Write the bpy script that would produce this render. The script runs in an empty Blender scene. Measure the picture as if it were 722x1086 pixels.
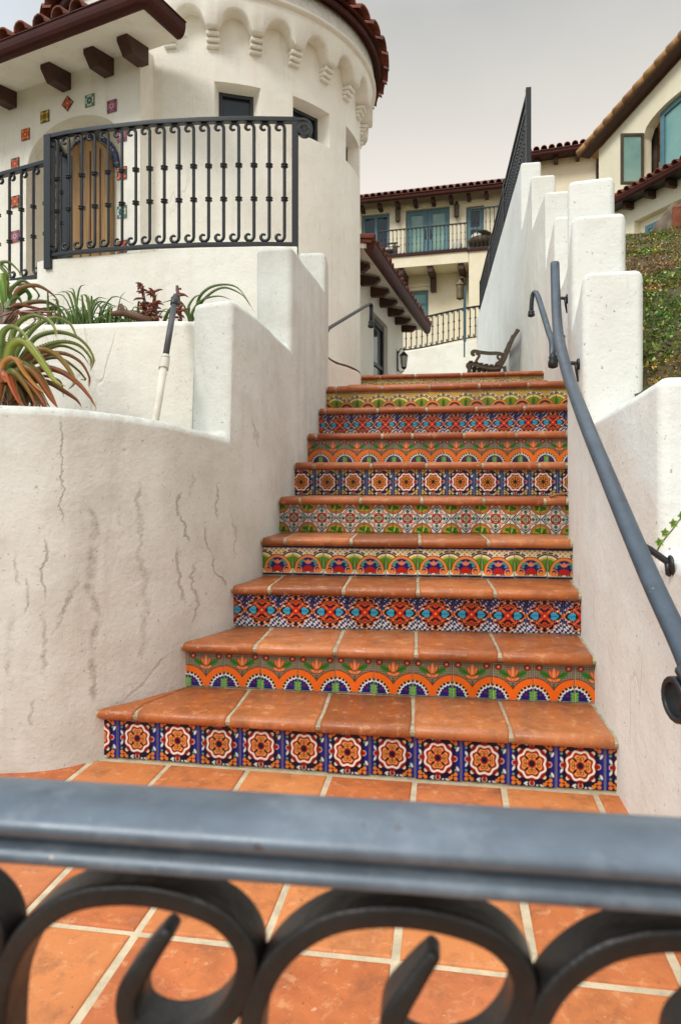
import bpy, bmesh, math, random
import numpy as np
from mathutils import Vector, Matrix, noise as mnoise

random.seed(7)
rng = np.random.default_rng(7)
SC = bpy.context.scene
COL = SC.collection
F = 720.0          # focal length in photo pixels (photo 722 x 1086)
HX, HY = 361.0, 508.0   # principal column, horizon row
EYE = 1.017
R = math.radians


def at(px, py, Y):
    """point seen at photo pixel px,py when it lies Y metres in front of the camera"""
    return Vector(((px - HX) * Y / F, Y, EYE + (HY - py) * Y / F))


def lin(c):
    return tuple((x / 12.92 if x <= 0.04045 else ((x + 0.055) / 1.055) ** 2.4) for x in c)


def hexc(h):
    h = h.lstrip('#')
    return lin(tuple(int(h[i:i + 2], 16) / 255 for i in (0, 2, 4)))


# ------------------------------------------------------------------ materials
MATS = {}


def new_mat(name):
    m = bpy.data.materials.new(name)
    m.use_nodes = True
    nt = m.node_tree
    b = nt.nodes['Principled BSDF']
    MATS[name] = m
    return m, nt, b


def N(nt, t, **kw):
    n = nt.nodes.new(t)
    for k, v in kw.items():
        if hasattr(n, k):
            setattr(n, k, v)
        else:
            n.inputs[k].default_value = v
    return n


def mixcol(nt, fac, a, b, mode='MIX'):
    n = nt.nodes.new('ShaderNodeMix')
    n.data_type = 'RGBA'
    n.blend_type = mode
    for sock, val in ((n.inputs[0], fac), (n.inputs[6], a), (n.inputs[7], b)):
        if hasattr(val, 'is_output') or isinstance(val, bpy.types.NodeSocket):
            nt.links.new(val, sock)
        elif isinstance(val, (int, float)):
            sock.default_value = val
        else:
            sock.default_value = (*val[:3], 1)
    return n.outputs[2]


def ramp(nt, src, stops):
    n = nt.nodes.new('ShaderNodeValToRGB')
    e = n.color_ramp.elements
    while len(e) < len(stops):
        e.new(0.5)
    for el, (p, v) in zip(e, stops):
        el.position = p
        el.color = (v, v, v, 1) if isinstance(v, (int, float)) else (*v[:3], 1)
    nt.links.new(src, n.inputs[0])
    return n.outputs[0]


def coords(nt, scale=(1, 1, 1), loc=(0, 0, 0)):
    g = nt.nodes.new('ShaderNodeNewGeometry')
    mp = nt.nodes.new('ShaderNodeMapping')
    mp.inputs['Scale'].default_value = scale
    mp.inputs['Location'].default_value = loc
    nt.links.new(g.outputs['Position'], mp.inputs[0])
    return mp.outputs[0]


def noise(nt, vec, scale, detail=4, rough=0.55, dist=0.0):
    n = nt.nodes.new('ShaderNodeTexNoise')
    n.inputs['Scale'].default_value = scale
    n.inputs['Detail'].default_value = detail
    n.inputs['Roughness'].default_value = rough
    n.inputs['Distortion'].default_value = dist
    nt.links.new(vec, n.inputs['Vector'])
    return n.outputs['Fac']


def math_n(nt, op, a, b=None, clamp=False):
    n = nt.nodes.new('ShaderNodeMath')
    n.operation = op
    n.use_clamp = clamp
    for s, v in ((n.inputs[0], a), (n.inputs[1], b)):
        if v is None:
            continue
        if isinstance(v, (int, float)):
            s.default_value = v
        else:
            nt.links.new(v, s)
    return n.outputs[0]


def bump(nt, b, height, strength=0.3, dist=0.01):
    n = nt.nodes.new('ShaderNodeBump')
    n.inputs['Strength'].default_value = strength
    n.inputs['Distance'].default_value = dist
    nt.links.new(height, n.inputs['Height'])
    nt.links.new(n.outputs[0], b.inputs['Normal'])


def stucco(name, base, dirt, stain=0.35, streak=0.0, pits=0.35, lump=0.5, crack=0.0, strokes=()):
    m, nt, b = new_mat(name)
    p = coords(nt)
    big = noise(nt, p, 1.3, 5, 0.6, 0.3)
    mid = noise(nt, p, 7, 6, 0.65)
    fine = noise(nt, p, 60, 4, 0.6)
    col = mixcol(nt, ramp(nt, big, [(0.42, 0), (0.75, stain)]), base, dirt)
    col = mixcol(nt, ramp(nt, mid, [(0.5, 0), (0.8, stain * 0.8)]), col, dirt)
    # long drip marks below the tops
    ps = coords(nt, (9, 9, 0.7))
    st = noise(nt, ps, 1.0, 5, 0.6, 0.2)
    col = mixcol(nt, ramp(nt, st, [(0.52, 0), (0.78, stain * 0.7)]), col, dirt)
    # pits / specks
    pn = noise(nt, coords(nt, (1, 1, 0.9)), 62, 3, 0.7)
    pit = ramp(nt, pn, [(0.665, 0), (0.70, pits)])
    col = mixcol(nt, pit, col, hexc('#6b6255'))
    # dust and lichen lying on upward faces
    gn = nt.nodes.new('ShaderNodeNewGeometry')
    sx = nt.nodes.new('ShaderNodeSeparateXYZ')
    nt.links.new(gn.outputs['Normal'], sx.inputs[0])
    upm = ramp(nt, sx.outputs['Z'], [(0.25, 0), (0.75, 1)])
    spt = ramp(nt, noise(nt, p, 14, 6, 0.75), [(0.42, 0.05), (0.66, 0.45)])
    col = mixcol(nt, math_n(nt, 'MULTIPLY', upm, spt), col, hexc('#8f8672'))
    height = math_n(nt, 'ADD', math_n(nt, 'MULTIPLY', mid, lump), math_n(nt, 'MULTIPLY', fine, 0.16))
    height = math_n(nt, 'ADD', height, math_n(nt, 'MULTIPLY', noise(nt, p, 2.6, 2, .5), 1.6))
    height = math_n(nt, 'SUBTRACT', height, math_n(nt, 'MULTIPLY', pit, 0.25))
    if streak > 0:
        # smudged vertical damp marks with ragged edges
        pw = coords(nt, (1.0, 1.0, 0.055), (3.1, 0.4, 0))
        w = noise(nt, pw, 4.6, 3.5, 0.5, 0.10)
        ridge = math_n(nt, 'ABSOLUTE', math_n(nt, 'SUBTRACT', w, 0.5))
        line = ramp(nt, ridge, [(0.0, 1), (0.006, 0.55), (0.030, 0)])
        msk = ramp(nt, noise(nt, coords(nt, (1, 1, 0.8), (7.7, 2, 1)), 2.6, 4, 0.6), [(0.40, 0), (0.54, 1)])
        rag = ramp(nt, noise(nt, p, 30, 6, 0.75), [(0.40, 0.0), (0.58, 1)])
        k = math_n(nt, 'MULTIPLY', math_n(nt, 'MULTIPLY', line, msk), rag)
        w2 = noise(nt, coords(nt, (1.0, 1.0, 0.09), (8.3, 1.4, 2)), 7.5, 4, 0.6, 0.15)
        line2 = ramp(nt, math_n(nt, 'ABSOLUTE', math_n(nt, 'SUBTRACT', w2, 0.49)), [(0.0, 0.85), (0.004, 0.5), (0.016, 0)])
        msk2 = ramp(nt, noise(nt, coords(nt, (1, 1, 0.7), (1.7, 3, 5)), 3.4, 4, 0.6), [(0.50, 0), (0.60, 1)])
        k = math_n(nt, 'MAXIMUM', k, math_n(nt, 'MULTIPLY', math_n(nt, 'MULTIPLY', line2, msk2), rag))
        col = mixcol(nt, math_n(nt, 'MULTIPLY', k, streak), col, hexc('#6d6450'))
        height = math_n(nt, 'SUBTRACT', height, math_n(nt, 'MULTIPLY', k, 0.15))
    if strokes:
        # individual weathered cracks and damp marks: (x0,z0)->(x1,z1), half width, strength
        sp = nt.nodes.new('ShaderNodeSeparateXYZ')
        nt.links.new(coords(nt), sp.inputs[0])
        wz = noise(nt, coords(nt, (0.6, 0.6, 1.0), (0, 0, 3)), 9, 4, .6)
        wz2 = noise(nt, coords(nt, (1, 1, 1.0), (4, 0, 3)), 45, 4, .7)
        warp = math_n(nt, 'ADD', math_n(nt, 'MULTIPLY', math_n(nt, 'SUBTRACT', wz, .5), .085), math_n(nt, 'MULTIPLY', math_n(nt, 'SUBTRACT', wz2, .5), .016))
        X = math_n(nt, 'ADD', sp.outputs['X'], warp)
        rag2 = ramp(nt, noise(nt, coords(nt, (1, 1, .8)), 26, 6, .75), [(.36, .05), (.62, 1)])
        tot = None
        for (x0, z0, x1, z1, hw, st) in strokes:
            if z0 > z1:
                x0, z0, x1, z1 = x1, z1, x0, z0
            k_ = (x1 - x0) / (z1 - z0)
            lx = math_n(nt, 'MULTIPLY_ADD', sp.outputs['Z'], k_)
            lx.node.inputs[2].default_value = x0 - z0 * k_
            dd = math_n(nt, 'ABSOLUTE', math_n(nt, 'SUBTRACT', X, lx))
            mr = nt.nodes.new('ShaderNodeMapRange'); mr.interpolation_type = 'SMOOTHSTEP'
            nt.links.new(dd, mr.inputs[0]); mr.inputs[1].default_value = hw; mr.inputs[2].default_value = 0; mr.inputs[3].default_value = 0; mr.inputs[4].default_value = st
            rz = nt.nodes.new('ShaderNodeMapRange'); rz.interpolation_type = 'SMOOTHSTEP'
            nt.links.new(math_n(nt, 'ABSOLUTE', math_n(nt, 'SUBTRACT', sp.outputs['Z'], (z0 + z1) / 2)), rz.inputs[0])
            rz.inputs[1].default_value = (z1 - z0) / 2; rz.inputs[2].default_value = (z1 - z0) / 2 * .55; rz.inputs[3].default_value = 0; rz.inputs[4].default_value = 1
            v = math_n(nt, 'MULTIPLY', mr.outputs[0], rz.outputs[0])
            if hw > .008:
                v = math_n(nt, 'MULTIPLY', v, rag2)
            tot = v if tot is None else math_n(nt, 'MAXIMUM', tot, v)
        col = mixcol(nt, math_n(nt, 'MULTIPLY', tot, .62), col, hexc('#746b54'))
        height = math_n(nt, 'SUBTRACT', height, math_n(nt, 'MULTIPLY', tot, .3))
    if crack > 0:
        pc = coords(nt, (1.0, 1.0, 0.22), (1.3, 9.4, 0))
        w = noise(nt, pc, 2.6, 3.5, 0.5, 0.25)
        ridge = math_n(nt, 'ABSOLUTE', math_n(nt, 'SUBTRACT', w, 0.52))
        line = ramp(nt, ridge, [(0.0, 1), (0.0035, 0.6), (0.007, 0)])
        msk = ramp(nt, noise(nt, coords(nt, (1, 1, 1), (2.2, 5, 4)), 1.9, 3, 0.5), [(0.52, 0), (0.60, 1)])
        k = math_n(nt, 'MULTIPLY', line, msk)
        col = mixcol(nt, math_n(nt, 'MULTIPLY', k, crack), col, hexc('#5a5145'))
        height = math_n(nt, 'SUBTRACT', height, math_n(nt, 'MULTIPLY', k, 0.3))
    nt.links.new(col, b.inputs['Base Color'])
    b.inputs['Roughness'].default_value = 0.88
    bump(nt, b, height, 0.55, 0.02)
    return m


def simple(name, base, rough=0.6, metal=0.0, var=0.25, scale=6, dark=None, bstr=0.1, bscale=40, spec=0.5):
    m, nt, b = new_mat(name)
    p = coords(nt)
    dark = dark or tuple(c * 0.55 for c in base)
    col = mixcol(nt, ramp(nt, noise(nt, p, scale, 5, 0.6), [(0.38, 0), (0.72, var * 2 if var < .5 else 1)]), base, dark)
    nt.links.new(col, b.inputs['Base Color'])
    b.inputs['Roughness'].default_value = rough
    b.inputs['Metallic'].default_value = metal
    b.inputs['Specular IOR Level'].default_value = spec
    if bstr:
        bump(nt, b, noise(nt, p, bscale, 4, 0.6), bstr, 0.01)
    return m


def attr_mat(name, rough=0.6, attr='Col', var=0.2, scale=30, bstr=0.15, bscale=80, spec=0.5, dark=(0.05, 0.03, 0.02)):
    m, nt, b = new_mat(name)
    a = nt.nodes.new('ShaderNodeAttribute')
    a.attribute_name = attr
    p = coords(nt)
    col = mixcol(nt, ramp(nt, noise(nt, p, scale, 5, 0.6), [(0.45, 0), (0.8, var)]), a.outputs['Color'], dark)
    nt.links.new(col, b.inputs['Base Color'])
    b.inputs['Roughness'].default_value = rough
    b.inputs['Specular IOR Level'].default_value = spec
    if bstr:
        bump(nt, b, noise(nt, p, bscale, 4, 0.6), bstr, 0.006)
    return m


def terracotta(name, c1, c2, c3, rough=0.42):
    m, nt, b = new_mat(name)
    a = nt.nodes.new('ShaderNodeAttribute')
    a.attribute_name = 'tone'
    p = coords(nt)
    n1 = noise(nt, p, 5, 6, 0.65, 0.6)
    n2 = noise(nt, p, 22, 5, 0.7, 0.4)
    n3 = noise(nt, p, 90, 4, 0.7)
    col = mixcol(nt, ramp(nt, n1, [(0.35, 0), (0.68, 1)]), c1, c2)
    col = mixcol(nt, ramp(nt, a.outputs['Fac'], [(0.4, 0.0), (1, 0.85)]), col, c3)
    col = mixcol(nt, ramp(nt, a.outputs['Fac'], [(0.0, 0.28), (0.4, 0)]), col, hexc('#cf8f60'))
    # pale worn glaze patches with ragged edges
    col = mixcol(nt, ramp(nt, n2, [(0.56, 0), (0.66, 0.36)]), col, hexc('#dca878'))
    n4 = noise(nt, coords(nt, (1, 1, 1), (9, 2, 0)), 48, 5, .75, .3)
    col = mixcol(nt, ramp(nt, n4, [(0.63, 0), (0.68, .55)]), col, hexc('#e6c49a'))
    # dark specks and dirt
    col = mixcol(nt, ramp(nt, n3, [(0.645, 0), (0.69, 0.7)]), col, hexc('#452614'))
    dirt = noise(nt, coords(nt, (1, 1, 1), (4, 4, 4)), 9, 6, 0.7)
    col = mixcol(nt, ramp(nt, dirt, [(0.50, 0), (0.74, 0.7)]), col, hexc('#6b4228'))
    nt.links.new(col, b.inputs['Base Color'])
    nt.links.new(ramp(nt, n2, [(0.3, rough - 0.08), (0.7, rough + 0.22)]), b.inputs['Roughness'])
    h = math_n(nt, 'ADD', math_n(nt, 'MULTIPLY', n1, 0.7), math_n(nt, 'MULTIPLY', n2, 0.35))
    h = math_n(nt, 'ADD', h, math_n(nt, 'MULTIPLY', n3, 0.08))
    bump(nt, b, h, 0.45, 0.012)
    return m


CREAM = hexc('#f2ead8')
WHITE = hexc('#efece6')
LWT = [(-1.177, 2.347), (-1.02, 2.37), (-0.93, 2.42), (-0.854, 2.48), (-0.72, 2.60), (-0.608, 2.735), (-0.464, 2.986), (-0.376, 3.26), (-0.322, 3.55), (-0.27, 3.80), (-0.142, 4.448)]


def on_left(px, py):
    a = (px - HX) / F
    for (x0, y0), (x1, y1) in zip(LWT[:-1], LWT[1:]):
        t = (a * y0 - x0) / ((x1 - x0) - a * (y1 - y0))
        if -0.2 <= t <= 1.0 or (x0, y0) == LWT[-2]:
            return x0 + t * (x1 - x0), EYE + (HY - py) * (y0 + t * (y1 - y0)) / F


STROKES = []
for (p0, q0, p1, q1, hw, st) in ((66, 432, 67, 568, .0045, .75), (96, 535, 103, 580, .016, .9), (102, 575, 94, 620, .017, .9), (94, 615, 106, 660, .018, .9), (104, 655, 99, 700, .018, .85),
                                 (99, 690, 104, 750, .016, .8), (148, 505, 152, 600, .011, .7), (151, 580, 156, 650, .018, .75), (153, 640, 150, 705, .018, .55), (86, 615, 56, 678, .012, .8),
                                 (190, 520, 188, 552, .007, .8), (188, 545, 204, 578, .006, .9), (206, 500, 200, 530, .009, .7), (229, 510, 230, 555, .006, .7), (191, 575, 196, 645, .008, .75),
                                 (209, 590, 205, 668, .007, .7), (219, 555, 222, 590, .004, .8), (220, 585, 244, 628, .0045, .9), (48, 565, 50, 640, .007, .75), (48, 640, 47, 730, .013, .7),
                                 (30, 610, 26, 655, .009, .8), (17, 585, 20, 625, .010, .6), (38, 740, 34, 775, .010, .6), (132, 748, 182, 690, .010, .7), (12, 640, 14, 740, .02, .4), (265, 440, 275, 480, .004, .6),
                                 (247, 540, 250, 600, .004, .5), (130, 545, 128, 560, .012, .5)):
    (xa, za), (xb, zb_) = on_left(p0, q0), on_left(p1, q1)
    STROKES.append((xa, za, xb, zb_, hw, st))
stucco('stucco_left', hexc('#d6d9d1'), hexc('#aca798'), 0.55, 0.0, 0.5, 0.6, 0.0, STROKES)
stucco('stucco_right', hexc('#e8ebe4'), hexc('#c9bfae'), 0.3, 0.0, 0.75, 0.7, 0.2)
stucco('stucco_white', hexc('#f3f0e4'), hexc('#d2c6ae'), 0.36, 0.0, 0.45, 0.55, 0.08)
stucco('stucco_cream', hexc('#f1e6cc'), hexc('#d6c39c'), 0.35, 0.0, 0.3, 0.5, 0.25)
stucco('stucco_far', hexc('#f2e7cb'), hexc('#dfcfa8'), 0.4, 0.0, 0.1, 0.3)
terracotta('terracotta', hexc('#b86830'), hexc('#9a5224'), hexc('#82441c'), 0.36)
terracotta('floor_tile', hexc('#c46c35'), hexc('#a04c22'), hexc('#cc8248'), 0.48)
terracotta('nosing_far', hexc('#ab5c2c'), hexc('#974c24'), hexc('#84401a'))
simple('grout', hexc('#b3a78a'), 0.9, 0, 0.4, 25, hexc('#6f6450'), 0.35, 90)
simple('grout_pale', hexc('#cdbd9c'), 0.9, 0, 0.4, 18, hexc('#a3967c'), 0.35, 90)
simple('iron_black', hexc('#1f2326'), 0.42, 0.0, 0.3, 30, hexc('#1d2023'), 0.08)
def rail_paint(name, c1, c2, c3):
    m, nt, b = new_mat(name)
    p = coords(nt)
    col = mixcol(nt, ramp(nt, noise(nt, p, 12, 6, .65), [(0.35, 0), (0.7, .8)]), hexc(c1), hexc(c2))
    br = noise(nt, p, 26, 6, .7)
    col = mixcol(nt, ramp(nt, br, [(0.5, 0), (0.75, .4)]), col, hexc(c3))
    chip = ramp(nt, noise(nt, p, 55, 4, .7), [(0.685, 0), (0.71, .9)])
    col = mixcol(nt, chip, col, hexc('#b9ab90'))
    rust = ramp(nt, noise(nt, coords(nt, (1, 1, 1), (5, 5, 5)), 30, 5, .7), [(0.66, 0), (0.72, .8)])
    col = mixcol(nt, rust, col, hexc('#4a3226'))
    nt.links.new(col, b.inputs['Base Color'])
    b.inputs['Metallic'].default_value = .2
    nt.links.new(ramp(nt, br, [(0.3, .28), (0.7, .5)]), b.inputs['Roughness'])
    bump(nt, b, math_n(nt, 'ADD', math_n(nt, 'MULTIPLY', br, .5), math_n(nt, 'MULTIPLY', chip, -.4)), .12, .004)


rail_paint('iron_rail', '#68737d', '#48535d', '#98a0a6')
rail_paint('hand_rail', '#44505b', '#303a43', '#5a656e')
simple('iron_dark', hexc('#2d2b29'), 0.42, 0.1, 0.4, 20, hexc('#1b1918'), 0.2, 70, spec=0.4)
simple('dark_wood', hexc('#4b2c20'), 0.6, 0, 0.4, 9, hexc('#2b1812'), 0.2)
simple('gutter_brown', hexc('#472019'), 0.6, 0.0, 0.3, 5, hexc('#331712'), 0.05, spec=0.2)
simple('roof_clay', hexc('#86452f'), 0.8, 0, 0.5, 4, hexc('#472a20'), 0.4, 30)
simple('roof_clay_pale', hexc('#b98a55'), 0.75, 0, 0.5, 4, hexc('#7c5433'), 0.4, 30)
simple('teal_paint', hexc('#587f8b'), 0.45, 0, 0.3, 5, hexc('#44676f'), 0.1)
simple('teal_dark', hexc('#43646c'), 0.45, 0, 0.3, 5, hexc('#344e54'), 0.1)
simple('glass_dark', hexc('#22303a'), 0.06, 0, 0.2, 2, hexc('#141c22'), 0)
simple('glass_teal', hexc('#6f9d98'), 0.12, 0, 0.4, 1.2, hexc('#8fb5a8'), 0)
simple('glass_pale', hexc('#8fae9f'), 0.08, 0, 0.4, 1.2, hexc('#5f8c88'), 0)
simple('curtain', hexc('#4e3d30'), 0.9, 0, 0.5, 7, hexc('#2c211b'), 0.1)
simple('soil', hexc('#4a3727'), 0.95, 0, 0.5, 12, hexc('#2a1e15'), 0.8, 30)
simple('bench_iron', hexc('#55462f'), 0.5, 0.1, 0.4, 14, hexc('#2e261b'), 0.2)
simple('brass', hexc('#7a6a4a'), 0.45, 0.6, 0.4, 10, hexc('#3f3524'), 0.1)
simple('lamp_glass', hexc('#c9c5b4'), 0.15, 0, 0.2, 4, hexc('#98937f'), 0)
simple('pole_grey', hexc('#4b4c4c'), 0.5, 0, 0.3, 12, hexc('#303131'), 0.1)
simple('pole_white', hexc('#d8d3c4'), 0.55, 0, 0.3, 12, hexc('#a89f8b'), 0.1)
simple('cable_brown', hexc('#6b4a33'), 0.7, 0, 0.4, 20, hexc('#3d2a1d'), 0.3)
simple('concrete', hexc('#8b7a66'), 0.9, 0, 0.5, 8, hexc('#5c4c3c'), 0.5, 30)
simple('brick_red', hexc('#94502f'), 0.85, 0, 0.5, 9, hexc('#5f301c'), 0.5, 30)
simple('earth', hexc('#5a4a30'), 0.95, 0, 0.7, 3.0, hexc('#3a451e'), 1.0, 22)
attr_mat('leafy', 0.42, var=0.25, scale=25, bstr=0.2)
attr_mat('groundcover', 0.7, var=0.15, scale=25, bstr=0.0)
attr_mat('painted_tile', 0.2, var=0.16, scale=45, bstr=0.08, bscale=90, spec=0.3)


def wood_mat():
    m, nt, b = new_mat('door_wood')
    p = coords(nt, (7, 7, 0.6))
    n1 = noise(nt, p, 3, 6, 0.6, 1.2)
    col = mixcol(nt, ramp(nt, n1, [(0.3, 0), (0.7, 1)]), hexc('#a98450'), hexc('#76552c'))
    nt.links.new(col, b.inputs['Base Color'])
    b.inputs['Roughness'].default_value = 0.5
    bump(nt, b, n1, 0.2, 0.01)


wood_mat()
M = MATS


# ------------------------------------------------------------------ mesh builder
def tag(o, label=None, cat=None, group=None, kind=None):
    if label:
        o['label'] = label
    if cat:
        o['category'] = cat
    if group:
        o['group'] = group
    if kind:
        o['kind'] = kind
    return o


def empty(name, loc, label=None, cat=None, group=None, rz=0):
    o = bpy.data.objects.new(name, None)
    o.empty_display_size = 0.1
    o.location = loc
    o.rotation_euler = (0, 0, rz)
    COL.objects.link(o)
    return tag(o, label, cat, group)


def root_loc(o):
    v = Vector((0, 0, 0))
    while o is not None:
        v += Vector(o.location)
        o = o.parent
    return v


class MB:
    def __init__(s):
        s.v = []
        s.f = []
        s.mi = []
        s.c = None
        s.sm = []

    def add(s, vs, fs, mi=0, smooth=False):
        o = len(s.v)
        s.v += [tuple(v) for v in vs]
        for f in fs:
            s.f.append(tuple(i + o for i in f))
            s.mi.append(mi)
            s.sm.append(smooth)
        return s

    def box(s, c, size, rz=0, mi=0, mat=None):
        x, y, z = (d / 2 for d in size)
        vs = [Vector((a, b, d)) for d in (-z, z) for b in (-y, y) for a in (-x, x)]
        m = mat or Matrix.Rotation(rz, 4, 'Z')
        vs = [m @ v + Vector(c) for v in vs]
        return s.add(vs, [(0, 2, 3, 1), (4, 5, 7, 6), (0, 1, 5, 4), (2, 6, 7, 3), (0, 4, 6, 2), (1, 3, 7, 5)], mi)

    def bar(s, a, b, w, h, up=(0, 0, 1), mi=0):
        """rectangular bar from a to b"""
        return s.sweep([a, b], rect(w, h), up=up, mi=mi)

    def sweep(s, pts, prof, up=(0, 0, 1), mi=0, smooth=False, scales=None, cap=True, closed=False):
        pts = [Vector(p) for p in pts]
        n = len(pts)
        up = Vector(up)
        rings = []
        k = len(prof)
        for i, p in enumerate(pts):
            if closed:
                t = pts[(i + 1) % n] - pts[i - 1]
            else:
                t = pts[min(i + 1, n - 1)] - pts[max(i - 1, 0)]
            t.normalize()
            side = t.cross(up)
            if side.length < 1e-4:
                side = t.cross(Vector((0, 1, 0.01)))
            side.normalize()
            u2 = side.cross(t).normalized()
            sc = scales[i] if scales else 1.0
            rings += [p + side * (a * sc) + u2 * (b * sc) for a, b in prof]
        fs = []
        m = n if closed else n - 1
        for i in range(m):
            for j in range(k):
                a = i * k + j
                b2 = i * k + (j + 1) % k
                i2 = (i + 1) % n
                fs.append((a, b2, i2 * k + (j + 1) % k, i2 * k + j))
        if cap and not closed:
            fs.append(tuple(range(k - 1, -1, -1)))
            fs.append(tuple((n - 1) * k + j for j in range(k)))
        return s.add(rings, fs, mi, smooth)

    def tube(s, pts, r, seg=8, mi=0, scales=None, up=(0, 0, 1), closed=False):
        return s.sweep(pts, circ(r, seg), up=up, mi=mi, smooth=True, scales=scales, closed=closed)

    def lathe(s, c, prof, seg=16, mi=0, smooth=True):
        """prof list of (r,z) from bottom to top"""
        vs = []
        for r, z in prof:
            for j in range(seg):
                a = 2 * math.pi * j / seg
                vs.append((c[0] + r * math.cos(a), c[1] + r * math.sin(a), c[2] + z))
        fs = []
        for i in range(len(prof) - 1):
            for j in range(seg):
                fs.append((i * seg + j, i * seg + (j + 1) % seg, (i + 1) * seg + (j + 1) % seg, (i + 1) * seg + j))
        fs.append(tuple(range(seg - 1, -1, -1)))
        fs.append(tuple((len(prof) - 1) * seg + j for j in range(seg)))
        return s.add(vs, fs, mi, smooth)

    def build(s, name, mats, parent=None, bevel=0, bseg=2, angle=35, weld=False, recalc=True, attrs=None, local=False):
        off = Vector((0, 0, 0))
        if parent is not None and not local:
            off = root_loc(parent)
        me = bpy.data.meshes.new(name)
        vs = [(v[0] - off.x, v[1] - off.y, v[2] - off.z) for v in s.v]
        me.from_pydata(vs, [], s.f)
        if not isinstance(mats, (list, tuple)):
            mats = [mats]
        for mt in mats:
            me.materials.append(M[mt] if isinstance(mt, str) else mt)
        me.polygons.foreach_set('material_index', s.mi)
        me.polygons.foreach_set('use_smooth', s.sm)
        if s.c is not None:
            a = me.color_attributes.new('Col', 'FLOAT_COLOR', 'POINT')
            arr = np.ones((len(s.v), 4), np.float32)
            arr[:, :3] = np.asarray(s.c, np.float32)
            a.data.foreach_set('color', arr.ravel())
        if attrs:
            for k, vals in attrs.items():
                a = me.attributes.new(k, 'FLOAT', 'POINT')
                a.data.foreach_set('value', np.asarray(vals, np.float32))
        if recalc or weld:
            bm = bmesh.new()
            bm.from_mesh(me)
            if weld:
                bmesh.ops.remove_doubles(bm, verts=bm.verts, dist=1e-4)
            if recalc:
                bmesh.ops.recalc_face_normals(bm, faces=bm.faces)
            bm.to_mesh(me)
            bm.free()
        me.update()
        o = bpy.data.objects.new(name, me)
        COL.objects.link(o)
        if parent is not None:
            o.parent = parent
        if bevel:
            md = o.modifiers.new('bevel', 'BEVEL')
            md.width = bevel
            md.segments = bseg
            md.limit_method = 'ANGLE'
            md.angle_limit = R(angle)
            md.harden_normals = False
            for p in me.polygons:
                p.use_smooth = True
            ws = o.modifiers.new('wn', 'WEIGHTED_NORMAL')
            ws.keep_sharp = False
        return o


def rect(w, h):
    return [(-w / 2, -h / 2), (w / 2, -h / 2), (w / 2, h / 2), (-w / 2, h / 2)]


def circ(r, n=8):
    return [(r * math.cos(2 * math.pi * i / n), r * math.sin(2 * math.pi * i / n)) for i in range(n)]


def catmull(pts, sub=8, closed=False):
    P = [np.array(p, float) for p in pts]
    n = len(P)
    out = []
    for i in range(n if closed else n - 1):
        p0 = P[i - 1] if (closed or i > 0) else 2 * P[0] - P[1]
        p1 = P[i]
        p2 = P[(i + 1) % n]
        p3 = P[(i + 2) % n] if (closed or i + 2 < n) else 2 * P[-1] - P[-2]
        for k in range(sub):
            t = k / sub
            out.append(0.5 * (2 * p1 + (p2 - p0) * t + (2 * p0 - 5 * p1 + 4 * p2 - p3) * t * t + (3 * p1 - p0 - 3 * p2 + p3) * t ** 3))
    if not closed:
        out.append(P[-1])
    return out


def copy_part(src, parent, loc, rz=None):
    c = src.copy()
    COL.objects.link(c)
    c.parent = parent
    c.location = loc
    if rz is not None:
        c.rotation_euler = (0, 0, rz)
    return c


# ------------------------------------------------------------------ plan of the stair
RISE = 0.185
TREAD = 0.294
A440 = (440 - HX) / F
YJ = [TREAD * (7.85 + j) for j in range(9)] + [5.80, 6.27]
MJ = [-0.157, -0.138, -0.115, -0.108, -0.112, -0.120, -0.135, -0.155, -0.172, -0.17, -0.17]
ZT = [RISE * (k + 1) for k in range(9)] + [1.832, 1.985]     # tread-top height above riser j
LAND = 1.985


def stair_pt(j, u, v=0.0):
    c = Vector((A440 * YJ[j], YJ[j]))
    e = Vector((1, MJ[j])).normalized()
    n = Vector((-e.y, e.x))
    return c + e * u + n * v


RW = [(0.66, 0.2), (0.72, 0.9), (0.785, 1.45), (0.833, 1.775), (0.895, 2.206), (0.941, 2.528), (1.004, 2.858), (1.068, 3.138),
      (1.14, 3.40), (1.22, 3.65), (1.31, 3.92), (1.40, 4.17), (1.494, 4.445), (1.575, 4.80), (1.65, 5.25), (1.735, 5.70),
      (1.804, 6.0), (1.85, 6.4), (1.908, 6.8), (2.035, 7.45), (2.15, 8.1), (2.258, 8.9), (2.594, 11.4), (3.24, 16.2)]
LW = [(-4.2, 2.10), (-2.6, 2.26), (-1.6, 2.325), (-1.177, 2.347), (-1.02, 2.37), (-0.93, 2.42), (-0.854, 2.48), (-0.72, 2.60),
      (-0.608, 2.735), (-0.464, 2.986), (-0.376, 3.26), (-0.322, 3.55), (-0.27, 3.80), (-0.2, 4.15), (-0.142, 4.448),
      (-0.104, 4.70), (-0.085, 4.95)]
RWD = np.array(catmull(RW, 10))
LWD = np.array(catmull(LW, 10))
CURB = [(-0.10, 4.93), (-0.105, 5.2), (-0.09, 5.45), (-0.02, 5.72), (0.08, 5.92), (0.17, 6.15), (0.20, 6.45)]
CURBD = np.array(catmull(CURB, 8))


def cross_u(poly, c, e):
    """u where the line c+u e meets the polyline"""
    best = None
    n = np.array((-e.y, e.x))
    d = (poly - np.array(c)) @ n
    for i in range(len(poly) - 1):
        if d[i] == 0 or d[i] * d[i + 1] < 0:
            t = d[i] / (d[i] - d[i + 1])
            p = poly[i] + (poly[i + 1] - poly[i]) * t
            u = float((p - np.array(c)) @ np.array(e))
            if best is None or abs(u) < abs(best):
                best = u
    return best


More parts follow.
